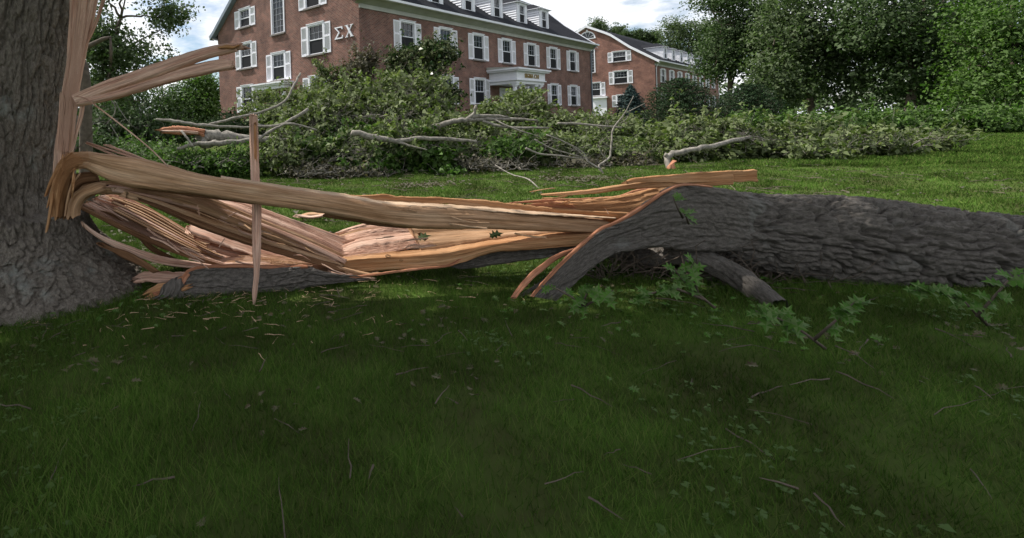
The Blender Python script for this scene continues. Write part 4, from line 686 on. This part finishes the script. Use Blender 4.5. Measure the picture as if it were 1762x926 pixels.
# plank and hollow behind the main beam at right
ribbon('split_plank', f, [(596, 335), (625, 336), (660, 334), (690, 338), (762, 340), (825, 344), (899, 352), (987, 361), (1092, 366)], [(596, 339), (660, 346), (716, 351), (776, 351), (830, 359), (899, 367), (987, 374), (1085, 378)], [6.3, 6.2, 6.1, 5.95, 5.8], .06, WORG, 'jagged topped plank lying behind the main beam', n=16, amp=.005, jag=.14, fray=(.05, 0))
ribbon('split_plank', f, [(880, 348), (940, 343), (1022, 340), (1065, 336), (1093, 327), (1140, 322)], [(880, 350), (940, 349), (1022, 345), (1065, 342), (1100, 338), (1140, 334)], [6.3, 6.2, 6.1], .04, CAMB, n=10, jag=.15, fray=(.08, 0))
ribbon('hollow_wall', f, [(905, 352), (960, 347), (1022, 343), (1080, 334), (1120, 324), (1200, 306)], [(900, 372), (960, 378), (1022, 382), (1085, 386), (1120, 370), (1200, 350)], [6.15, 6.1, 6.0, 5.9], .08, WORG, 'reddish inner wall of the split trunk', n=26, amp=.01, freq=25, low=.9)
ribbon('splinter', f, [(955, 347), (980, 350), (990, 356)], [(900, 353), (960, 358), (988, 360)], [6.02, 6.0], .03, CAMB, n=8, fray=(.04, .02))
ribbon('splinter', f, [(930, 334), (975, 330), (1022, 325), (1093, 314), (1177, 305), (1260, 300)], [(932, 336), (975, 336), (1022, 333), (1093, 325), (1177, 322), (1260, 318)], [6.0, 5.95, 5.8, 5.7], .06, WORG, 'long spear pointing left over the lawn', n=14, amp=.006, jag=.08)
ribbon('splinter', f, [(1078, 311), (1093, 306), (1140, 302), (1200, 297), (1300, 292)], [(1080, 316), (1095, 314), (1140, 314), (1200, 314), (1300, 312)], [5.8, 5.75, 5.7], .07, WORG, 'blunt broken tongue of wood above the long spear', n=14, amp=.007, jag=.1, fray=(.05, 0))
for q in (((1072, 308), (1078, 313), (1086, 316)), ((1103, 300), (1108, 306), (1118, 313)), ((1040, 358), (1044, 363), (1046, 368)), ((1012, 403), (1018, 409), (1024, 410)), ((339, 352), (341, 362), (342, 370)), ((392, 372), (404, 366), (410, 365)), ((376, 425), (383, 414), (386, 410))):
    ribbon('splinter', f, q, [(x+1.6, y+1) for x, y in q], 5.1 if q[0][0] < 450 else 5.55, .006, WPINK, n=5, amp=.001)
# long bark wall at right, its torn rim and the dark log beyond
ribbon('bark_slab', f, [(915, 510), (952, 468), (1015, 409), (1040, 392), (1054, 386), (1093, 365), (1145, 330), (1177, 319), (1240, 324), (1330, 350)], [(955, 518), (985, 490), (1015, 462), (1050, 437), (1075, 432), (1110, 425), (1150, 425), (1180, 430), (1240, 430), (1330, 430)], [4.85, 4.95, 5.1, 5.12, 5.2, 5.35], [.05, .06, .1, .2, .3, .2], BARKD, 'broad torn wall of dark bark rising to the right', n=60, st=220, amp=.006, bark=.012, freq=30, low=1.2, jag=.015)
ribbon('cambium_edge', f, [(912, 510), (950, 466), (1013, 407), (1038, 389.5), (1053, 383.5), (1091, 362), (1143, 328), (1176, 316.5), (1225, 320)], [(917, 511), (955, 469), (1017, 410.5), (1042, 394), (1056, 387.5), (1095, 366), (1146, 331), (1178, 319.5), (1225, 323)], [4.84, 4.94, 5.08, 5.08, 5.0], .03, CAMB, 'pinkish torn rim of the bark wall', n=8, amp=.004, jag=.25)
ribbon('bark_strip', f, [(878, 512), (897, 486), (917, 466), (952, 440), (990, 426)], [(888, 514), (905, 493), (925, 473), (957, 448), (992, 431)], [4.7, 4.9, 5.05, 5.2], .03, CAMB, 'curved strip of inner bark hanging to the ground', n=12, amp=.006, jag=.1)
ribbon('bark_strip', f, [(866, 520), (905, 500), (935, 480), (960, 462)], [(872, 524), (910, 504), (940, 484), (962, 466)], [5.0, 5.1, 5.2], .02, BARKD, n=7)
# trunk going on to the right
def log_along(name, pts, rr, material, parent, na=260, ns=420, bk=.04, label=None):
    P = resamp([at(a, b, c) for a, b, c in pts], ns); r = np.interp(np.linspace(0, 1, ns), np.linspace(0, 1, len(rr)), rr); t = np.gradient(P, axis=0); t /= np.linalg.norm(t, axis=1)[:, None]
    up = np.array([0, 0, 1.]); s = np.cross(t, up); s /= np.linalg.norm(s, axis=1)[:, None]; w = np.cross(s, t); a = np.linspace(0, 2*np.pi, na, endpoint=False); u = np.concatenate([[0], np.cumsum(np.linalg.norm(np.diff(P, axis=0), axis=1))])
    A_, U = np.meshgrid(a, u); lat = A_*r.mean(); RR = r[:, None]*(1+.08*vn(U*1.5, np.cos(A_)*1.5, np.sin(A_)*1.5, 71))+bk*(.6-1.6*np.exp(-((vn(U*3.4, lat*13+.6*vn(U*2, lat*3, 0, 70), 0, 72)+.3*vn(U*12, lat*34, 0, 73))/.18)**2)-.7*np.exp(-(vn(U*7, lat*24, 0, 74)/.14)**2)+.3*fbm(U*24, lat*44, 0, 75, 2))
    V = P[:, None, :]+s[:, None, :]*(RR*np.cos(A_))[..., None]+w[:, None, :]*(RR*np.sin(A_))[..., None]
    o = link(name, npmesh(name, V.reshape(-1, 3)-np.array(parent.location), grid_faces(ns, na), material, True, np.stack([U, lat], -1).reshape(-1, 2)), parent)
    if label: o['label'] = label
    return o
log_along('log', [(1120, 402, 5.5), (1200, 394, 5.5), (1330, 402, 5.4), (1500, 420, 5.3), (1700, 440, 5.2), (1950, 470, 5.1)], [.2, .36, .42, .42, .4, .38], BARKD, f, label='bark covered length of trunk at the right')
log_along('limb', [(1060, 436, 5.9), (1110, 444, 5.6), (1180, 440, 5.3), (1260, 470, 5.0), (1340, 530, 4.5)], [.06, .09, .1, .1, .08], BARKD, f, 60, 90, .008)
# splinters on the far side of the beam, top left
SB = [((150, 244), (210, 263), (280, 286)), ((152, 246), (205, 268), (270, 285)), ((190, 249), (230, 268), (276, 286)), ((205, 262), (240, 272), (285, 283)), ((182, 248), (222, 262), (262, 279))]
for q in SB: ribbon('splinter', f, q, [(x-1, y+3.2) for x, y in q], [5.6, 5.5], .015, WPINK, n=6, fray=(.03, 0))
limb('', [[(120, 262, 5.9, 1.5), (140, 250, 5.9, 1.5), (165, 222, 5.9, 1)]], root=f, material=BARKB)

for kx, ky, kr in ((207, 287, 3.2), (258, 293, 4.5), (768, 374, 5), (668, 441, 3.5), (690, 448, 2.5)):   # knots
    c_ = at(kx, ky, 5.0 if kx < 400 else (5.32 if ky < 400 else 5.58))-Vector(f.location); q_ = kr*5.1/F; mb = MB()
    for rr_ in (1, .6): mb.tube([c_+Vector((math.cos(a)*q_*1.5*rr_, 0, math.sin(a)*q_*.8*rr_-math.cos(a)*q_*.25)) for a in np.linspace(0, 6.1, 16)], q_*.16, 5)
    mb.build('knot', KNOT, f)
# loose slivers standing proud of the split faces
rs_ = random.Random(5)
for (x0, y0, x1, y1, dx_, dy_, Yq, m_) in ((150, 345, 330, 440, 40, 24, 5.3, WPINK), (230, 330, 560, 440, 46, 19, 5.35, WTAN), (300, 345, 560, 455, 44, 18, 5.5, WPINK), (400, 448, 600, 470, 44, 4, 5.55, WPINK), (600, 392, 730, 430, 34, -4, 5.55, WPINK), (95, 290, 135, 350, 4, -30, 4.95, WORG), (600, 350, 900, 395, 50, 6, 5.15, WTAN), (915, 335, 1090, 360, 40, -5, 5.9, WORG)):
    for k in range(7):
        t_ = rs_.random(); u_ = rs_.uniform(-.5, .5); x_ = x0+(x1-x0)*t_; y_ = y0+(y1-y0)*t_+u_*16; l_ = rs_.uniform(.5, 1.3); b_ = rs_.uniform(-5, 5); w_ = rs_.uniform(1.2, 3.2)
        A_ = [(x_, y_), (x_+dx_*l_*.5, y_+dy_*l_*.5-b_), (x_+dx_*l_, y_+dy_*l_-b_*.6)]; ribbon('splinter', f, A_, [(p_[0]+(w_ if abs(dy_) > abs(dx_) else 0), p_[1]+(0 if abs(dy_) > abs(dx_) else w_)) for p_ in A_], [Yq+.05, Yq-.03, Yq], .01, m_, n=5, amp=.0015, jag=.25, fray=(.03, .05))
# ---- fine torn fibres lying along the split faces
def fibres(parent, A, B, Y, tilt, count, lo=.15, hi=.7, lift=.02, w=.0022, mat_=None):
    mb = MB(); a, b = resamp(A, 24), resamp(B, 24); Ys = np.interp(np.linspace(0, 1, 24), np.linspace(0, 1, len(Y)), Y); inv = Vector(parent.location)
    for i in range(count):
        v = random.random(); l = random.uniform(lo, hi); s0 = random.uniform(0, 1-l*.6); n = 9; pts = []; dv = random.uniform(-.08, .08); up = random.uniform(0, lift)*(2.5 if random.random() < .15 else 1)
        for k in range(n):
            t = min(.999, s0+l*k/(n-1))*23; j = int(t); u = t-j; vv = min(1, max(0, v+dv*k/n)); q = (a[j]*(1-u)+a[j+1]*u)*(1-vv)+(b[j]*(1-u)+b[j+1]*u)*vv; y = Ys[j]*(1-u)+Ys[j+1]*u
            P_ = at(q[0], q[1], y+tilt*(1-vv)-.035); P_.z += up*(abs(k/(n-1)-.5)*2)**2; pts.append(P_-inv)
        mb.tube(pts, [w*random.uniform(.6, 1.6)*(1-.7*k/(n-1)) for k in range(n)], 3)
    mb.build('fibres', mat_ or WPINK, parent)['kind'] = 'stuff'
fibres(f, [(182, 333), (238, 350), (306, 388), (374, 428), (450, 452)], [(140, 352), (204, 386), (272, 417), (340, 442), (400, 461)], [5.48, 5.7, 5.85, 6.0], 1.1, 260)
fibres(f, [(578, 402), (620, 388), (670, 384), (752, 392)], [(586, 446), (630, 440), (680, 432), (745, 418)], [5.8, 5.75, 5.7], .6, 160)
fibres(f, [(385, 448), (430, 440), (480, 441), (540, 448), (640, 462)], [(385, 462), (430, 466), (480, 466), (540, 468), (640, 470)], [5.8, 5.8, 5.8], .3, 120, mat_=WTAN)
fibres(f, [(300, 330), (385, 344), (436, 356), (511, 385), (560, 402), (605, 418)], [(300, 340), (385, 358), (436, 378), (511, 404), (560, 424), (600, 446)], [5.6, 5.7, 5.8, 5.9], .3, 120)
fibres(f, [(160, 316), (191, 318), (272, 328), (340, 340), (436, 378), (511, 407), (592, 446)], [(157, 330), (184, 326), (272, 336), (340, 352), (436, 390), (511, 420), (588, 452)], [5.1, 5.25, 5.4, 5.6, 5.75], .12, 110, mat_=WTAN)
fibres(f, [(86, 330), (96, 290), (116, 266), (150, 262)], [(100, 366), (106, 330), (122, 300), (156, 287)], [4.98, 4.95, 4.98], .0, 90, lift=.03, mat_=WORG)
fibres(T, [(127, 0), (117, 100), (108, 160), (98, 262)], [(165, 0), (146, 80), (136, 140), (124, 262)], [5.24, 5.22, 5.2, 5.18], 0, 120, lift=.015)
fibres(f, [(905, 352), (1022, 343), (1120, 324), (1180, 310)], [(920, 368), (1022, 376), (1085, 380), (1120, 365)], [6.0, 5.95, 5.8], 0, 60, mat_=WORG)

# ---- upright stake
sp = at(437, 520, 5.06); ST = empty('upright_splinter', (sp.x, sp.y, 0), 'tall reddish splinter standing upright like a stake, crossing the beams', 'splinter')
ribbon('stake', ST, [(429, 198), (430, 250), (432, 313), (434, 352), (434, 430), (437, 470), (434, 505), (436, 530)], [(443, 199), (445, 250), (447, 313), (450, 350), (449, 420), (447, 460), (443, 500), (438, 532)], [5.6, 5.55, 5.45, 5.36, 5.24, 5.14, 5.07, 5.03], .045, WPINK, n=26, amp=.007, jag=.05, fray=(.02, .02), freq=60, low=.5)
ribbon('splinter', ST, [(437, 215), (438, 300), (441, 380), (441, 470)], [(441, 215), (443, 300), (446, 380), (444, 470)], [5.54, 5.45, 5.28, 5.1], .02, WORG, n=7, fray=(.05, .05))
# ---- torn slab of bark on the ground, front left
BS = empty('bark_slab', (at(400, 485, 5.4).x, 5.4, 0), 'long fallen slab of dark bark with a pale rim, lying at the foot of the stake', 'bark slab')
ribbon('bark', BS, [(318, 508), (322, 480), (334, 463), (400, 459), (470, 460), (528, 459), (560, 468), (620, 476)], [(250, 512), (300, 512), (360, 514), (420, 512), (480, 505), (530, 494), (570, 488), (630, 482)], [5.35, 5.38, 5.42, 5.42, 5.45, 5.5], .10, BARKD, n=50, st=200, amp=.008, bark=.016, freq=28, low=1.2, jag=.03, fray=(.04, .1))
ribbon('rim', BS, [(300, 500), (312, 480), (332, 460), (400, 455), (470, 457), (530, 456)], [(306, 502), (318, 484), (336, 464), (400, 460), (470, 461.5), (530, 461)], [5.36, 5.4, 5.43, 5.45], .07, CAMB, n=8, amp=.004, jag=.3)
ribbon('torn_edge', BS, [(262, 505), (290, 492), (312, 476), (322, 468)], [(275, 512), (305, 502), (318, 488), (328, 474)], [5.3, 5.35], .015, CAMB, n=14, jag=.3, amp=.008)
# ---- loose wood pieces
CH = 'loose pieces of wood by the stump'
def chip(label, A, B, Y, th, m, g=CH):
    q = A[len(A)//2]; yy = Y[0] if hasattr(Y, '__len__') else Y; p = at(q[0], q[1], yy); r = empty('wood_chunk', (p.x, p.y, 0), label, 'wood piece', 0, g); ribbon('wood', r, A, B, Y, th, m, n=16, amp=.008, jag=.2, fray=(.12, .12), tilt=.12); return r
chip('pale pointed wood chunk lying on the soil beside the root flare', [(237, 478), (250, 469), (285, 470), (322, 472)], [(238, 484), (260, 484), (290, 486), (322, 484)], [5.6, 5.5], .04, WPINK)
chip('brown wood chunk under the left tip of the long bark slab', [(258, 500), (275, 486), (300, 484), (322, 480)], [(262, 515), (285, 512), (305, 505), (318, 496)], [5.3, 5.3], .03, WORG)
chip('thin pale sliver on the bright lawn under the main beam', [(520, 371), (535, 367), (560, 369)], [(520, 373), (537, 370), (560, 371.5)], [9.6, 9.4], .04, WTAN, None)
for a in (((515, 371), (535, 373), (552, 371)),): chip('second fainter sliver just below the first on the bright lawn', a, [(x, y+1.5) for x, y in a], [9.2, 9.2], .03, WPINK, None)

# ---- torn ends of the far broken limbs
def faraway(root, A, B, Y, th, m, label=None, k=0): 
    o = ribbon('torn_wood', root, A, B, Y, th, m, label, n=14, amp=.03, freq=12, jag=.12, fray=(.3, .05)); return o
faraway(lg, [(281, 220), (300, 217), (330, 219), (352, 222)], [(282, 229), (305, 232), (335, 232), (352, 236)], [19.3, 19.4], .4, CAMB, 'red splintered end')
faraway(lg, [(284, 224), (310, 224), (340, 226)], [(286, 227), (310, 228), (340, 231)], [19.1, 19.1], .1, WPINK)
ribbon('torn_wood', gl, [(1160, 278), (1158, 284), (1163, 292), (1159, 298)], [(1161, 276), (1151, 284), (1149, 292), (1152, 298)], [16.6, 16.5], .15, CAMB, 'torn pink end', n=14, amp=.02, freq=15, jag=.1)

# ---- broken snag behind the trunk
sn = empty('broken_snag', (at(148, 300, 13).x, 13, 0), 'short dark broken snag just right of the torn sapwood', 'dead tree')
V0 = Vector(sn.location); pt = lambda x, y, Y=13: at(x, y, Y)-V0
MB().tube([pt(150, 380), pt(149, 300), pt(148, 200), pt(148, 150), pt(144, 115), pt(141, 96)], [.2, .16, .14, .13, .11, .04], 14, 0, .15, 4).build('trunk', BARKB, sn, True)
MB().tube([pt(138, 90), pt(155, 78), pt(178, 67), pt(191, 64)], [.07, .06, .05, .03], 8, 0, .2, 2).build('branch', BARKB, sn, True)
MB().tube([pt(190, 64), pt(191, 85), pt(191, 108)], [.02, .04, .03], 6, 0, .2, 2).build('branch', BARKB, sn, True)
limb('two pale bare twigs dangling among dark leaves below the long prongs', [[(185, 165, 12, 1.5), (198, 182, 12, 2.5), (196, 198, 12, 2), (183, 215, 12, 1.5)], [(198, 175, 12, 1.5), (212, 198, 12, 1.5), (226, 215, 12, 1.2)], [(190, 215, 12, 1.2), (205, 238, 12, 1)]], 'hanging_twig', cat='twig')

# ------------------------------------------------------------------ grass and litter
def grass(name, n, x0, x1, y0, y1, h, w, label):
    x = rng.uniform(x0, x1, n); y = y0+(y1-y0)*rng.random(n)**1.4; keep = (vn(x*1.6, y*1.6, 0, 88)+.9*rng.random(n)) > -.25; x, y = x[keep], y[keep]; n = len(x); z = terr(x, y)
    a = rng.uniform(0, 2*np.pi, n); s = (.7+.5*y/8).clip(.8, 2.2); hh = h*rng.uniform(.4, 1.2, n)*(1+.3*vn(x*.8, y*.8, 0, 89)); ww = w*s
    B = np.stack([x, y, z-.005], 1); d = np.stack([np.cos(a), np.sin(a), 0*a], 1); ln = np.stack([rng.normal(size=n), rng.normal(size=n), 0*a], 1)*.5
    V = np.stack([B-d*ww[:, None], B+d*ww[:, None], B+ln*hh[:, None]+np.array([0, 0, 1.])*hh[:, None]], 1).reshape(-1, 3)
    tag(link(name, npmesh(name, V, np.arange(3*n).reshape(-1, 3), GRASS)), label, 'grass', None, 'stuff')
grass('near_grass', 420000, -5, 8, .5, 8.5, .085, .003, 'shaded short grass in front of and under the fallen trunk')
grass('lawn_grass', 330000, -12, 20, 7.5, 24, .065, .007, 'sunlit mown grass between the fallen trunk and the heaps')
grass('lawn_grass', 240000, 13, 46, 16, 48, .12, .014, 'mown grass stretching away at the far right')
grass('lawn_grass', 60000, -12, -2.5, 5, 12, .08, .005, 'longer grass round the foot of the standing trunk')
def litter(name, n, fn, size, label, material=LLIT):
    P = fn(n); P[:, 2] = terr(P[:, 0], P[:, 1])+rng.uniform(.01, .05, len(P)); o = link(name, leaf_mesh(name, P, size, material, 1.3, .7)); return tag(o, label, 'leaf litter', None, 'stuff')
litter('leaf_litter', 1, lambda n: np.concatenate([np.stack([rng.uniform(-7, 16, 1000), rng.uniform(7, 20, 1000), np.zeros(1000)], 1),
    np.stack([rng.normal(1.9, .45, 300), rng.normal(14.2, .3, 300), np.zeros(300)], 1), np.stack([rng.normal(6.4, .6, 300), rng.normal(14.8, .35, 300), np.zeros(300)], 1), np.stack([rng.normal(-2.7, .8, 350), rng.normal(8.2, .8, 350), np.zeros(350)], 1)]), .1, 'scattered torn leaves on the sunlit lawn', LBRN)
# oak leaves and twigs in the right foreground
def oak_leaf(c, axis, nrm, s):
    out = [(0, 0), (.09, .12), (.3, .15), (.16, .3), (.42, .42), (.17, .5), (.36, .72), (.12, .72), (0, 1.0)]; axis = Vector(axis).normalized(); nrm = Vector(nrm); sd2 = axis.cross(nrm).normalized(); nn = sd2.cross(axis)
    def P(x, y): return c+axis*y*s+sd2*x*s+nn*(-.25*y*y*s+abs(x)*.25*s)
    return [[P(0, 0)]+[P(x, y) for x, y in out[1:]], [P(0, 0)]+[P(-x, y) for x, y in out[1:]]], P
def oak_spray(label, stems, nl, s, name='oak_twig'):
    q = stems[0][0]; p = at(*q[:3]); root = empty(name, (p.x, p.y, 0), label, 'twig'); inv = Vector(root.location); mbt = MB()
    for st_ in stems:
        pts = [at(a, b, c)-inv for a, b, c in st_]; mbt.tube(pts, [.011*(1-.75*i/(len(pts)-1)) for i in range(len(pts))], 7)
    mbt.build('stem', BARKB, root, True)
    for k in range(nl):
        st_ = random.choice(stems); i = random.randrange(max(0, len(st_)//2-1), len(st_)-1); a, b = at(*st_[i])-inv, at(*st_[i+1])-inv; c = a.lerp(b, random.random()); mb = MB()
        hs, P = oak_leaf(c, Vector((random.uniform(-1, 1), random.uniform(-.8, .3), random.uniform(-.5, .7))), Vector((random.uniform(-.5, .5), random.uniform(-1, -.2), random.uniform(.2, 1))), s*random.uniform(.6, 1.15))
        for h in hs:
            for j in range(1, len(h)-1): mb.face([h[0] if j < 3 else P(0, .35 if j < 6 else .6), h[j], h[j+1]])
            mb.face([h[0], h[2], P(0, .35)]); mb.face([h[0], P(0, .35), h[3]]); mb.face([P(0, .35), h[5], P(0, .6)]); mb.face([P(0, .35), P(0, .6), h[6]])
        mb.build('leaf', LFRONT, root)
oak_spray('bright oak leaves stuck on the top of the dark bark wall', [[(1175, 375, 4.75), (1166, 358, 4.7), (1160, 345, 4.66), (1158, 338, 4.64)], [(1185, 385, 4.75), (1180, 372, 4.7), (1175, 366, 4.68)]], 7, .11)
oak_spray('green oak spray at the foot of the bark wall, left of the others', [[(1000, 530, 4.3), (985, 512, 4.25), (960, 498, 4.2), (945, 492, 4.18)], [(1000, 530, 4.3), (1010, 505, 4.2), (1018, 492, 4.2)], [(1000, 530, 4.3), (1040, 508, 4.2), (1055, 500, 4.15)]], 20, .13)
oak_spray('leafy oak twig rising at the right, in front of the dark log', [[(1230, 530, 4.2), (1200, 505, 4.2), (1180, 488, 4.2), (1168, 474, 4.2), (1160, 462, 4.2)], [(1200, 505, 4.2), (1195, 480, 4.15), (1188, 462, 4.1), (1196, 448, 4.1)], [(1210, 515, 4.2), (1160, 495, 4.15), (1120, 505, 4.1), (1095, 515, 4.1)]], 34, .12)
oak_spray('oak spray lying on the shaded grass at the far right', [[(1420, 600, 3.6), (1380, 570, 3.6), (1340, 548, 3.6), (1300, 535, 3.6)], [(1400, 585, 3.6), (1440, 550, 3.5), (1470, 520, 3.5)]], 34, .13)
oak_spray('limp oak twig in front of the thick trunk at the right edge', [[(1700, 560, 3.9), (1660, 520, 3.9), (1610, 500, 3.9), (1570, 500, 3.9)], [(1680, 545, 3.9), (1720, 500, 3.8), (1745, 470, 3.8)]], 30, .13)
crown('shaded clutter of leaves and twigs lying under the dark bark wall', [(1110, 462, 70, 30, 6.0), (1110, 482, 80, 16, 5.7), (1040, 486, 40, 12, 5.6), (1190, 478, 60, 26, 5.5), (1270, 492, 70, 16, 5.4), (1380, 504, 70, 12, 5.3)], LMAG, 2.2, .06, 380, None, 'brush_heap', .07, BARKB, .35)  # clutter made denser and dark leaved to stand in for deep shade
# lobed fallen leaves, twigs, wood crumbs and broad-leaved weeds on the shaded grass
def ground_leaves(name, pts, s0, s1, material, label):
    mb = MB()
    for x, y in pts:
        z = float(terr(x, y))+random.uniform(.02, .06); a = random.uniform(0, 6.28); ax = Vector((math.cos(a), math.sin(a), random.uniform(-.25, .25))); hs, P_ = oak_leaf(Vector((x, y, z)), ax, Vector((random.uniform(-.5, .5), random.uniform(-.5, .5), 1)), random.uniform(s0, s1))
        for h in hs:
            for j in range(1, len(h)-1): mb.face([P_(0, .4), h[j], h[j+1]])
            mb.face([P_(0, .4), h[0], h[1]])
    tag(mb.build(name, material), label, 'leaf litter', None, 'stuff')
pts = [(cx_+random.gauss(0, .22), cy_+random.gauss(0, .16)) for cx_, cy_ in [(random.uniform(-3.5, 6), 1.0+4.6*random.random()**.8) for _ in range(62)] for _ in range(random.randrange(2, 13))][:420]+[(random.gauss(2.6, .9), random.gauss(4.6, .5)) for _ in range(160)]+[(random.gauss(-2, .5), random.gauss(5.4, .4)) for _ in range(90)]
ground_leaves('fallen_oak_leaves', pts[:400], .03, .085, LLIT, 'curled lobed leaves dropped on the shaded grass')
ground_leaves('fallen_green_leaves', pts[400:], .05, .09, LFRONT, 'fresh green lobed leaves knocked down around the log')
def bits(name, n, fn, l0, l1, r0, r1, material, label, cat):
    mb = MB()
    for _ in range(n):
        x, y = fn(); z = float(terr(x, y))+random.uniform(.012, .05); a = random.uniform(0, 6.28); l = random.uniform(l0, l1); d = Vector((math.cos(a), math.sin(a), random.uniform(-.08, .12)))*l; r = random.uniform(r0, r1)
        mb.tube(branch_curve(Vector((x, y, z)), Vector((x, y, z))+d, .02, .07, 4), [r, r*.9, r*.75, r*.6, r*.3], 4)
    tag(mb.build(name, material), label, cat, None, 'stuff')
bits('twig_litter', 260, lambda: (random.uniform(-3.5, 6), random.uniform(.9, 6.5)), .06, .4, .002, .006, BARKB, 'small broken twigs strewn over the shaded grass', 'twigs')
bits('splinter_litter', 240, lambda: (random.gauss(-.9, 1.2), 5.1+random.gauss(0, .45)), .02, .16, .0015, .005, WPALEO, 'pale slivers of wood strewn around the stump', 'splinters')
bits('twig_litter', 300, lambda: (random.uniform(-5, 14), random.uniform(9, 18)), .15, .8, .004, .01, BARKB, 'broken twigs scattered on the sunlit lawn', 'twigs')
n = 5200; x = rng.uniform(-4, 7, n); y = .8+6*rng.random(n); k = vn(x*1.1, y*1.1, 0, 301) > .18; x, y = x[k], y[k]; P = np.stack([x, y, terr(x, y)+rng.uniform(.02, .05, len(x))], 1); P = np.repeat(P, 3, 0)+rng.normal(size=(len(x)*3, 3))*np.array([.012, .012, .004])
tag(link('clover', leaf_mesh('clover', P, .026, LGRN, 1.5, .9)), 'patches of clover in the shaded grass', 'clover', None, 'stuff')
for i, (x, y, Y, lbl) in enumerate(((852, 405, 5.35, 'single dark leaf resting on the front of the log, right one of two'), (728, 409, 5.6, 'single dark leaf caught at the notch of the log, left one of two'))):
    c = at(x, y, Y); r = MB(); hs, P = oak_leaf(c+Vector((-.06, 0, -.02)), Vector((1, -.1, .5)), Vector((.1, -.5, .9)), .15)
    for h in hs:
        for j in range(1, len(h)-1): r.face([P(0, .4), h[j], h[j+1]])
        r.face([P(0, .4), h[0], h[1]])
    tag(r.build('oak_leaf', LDRK), lbl, 'leaf')
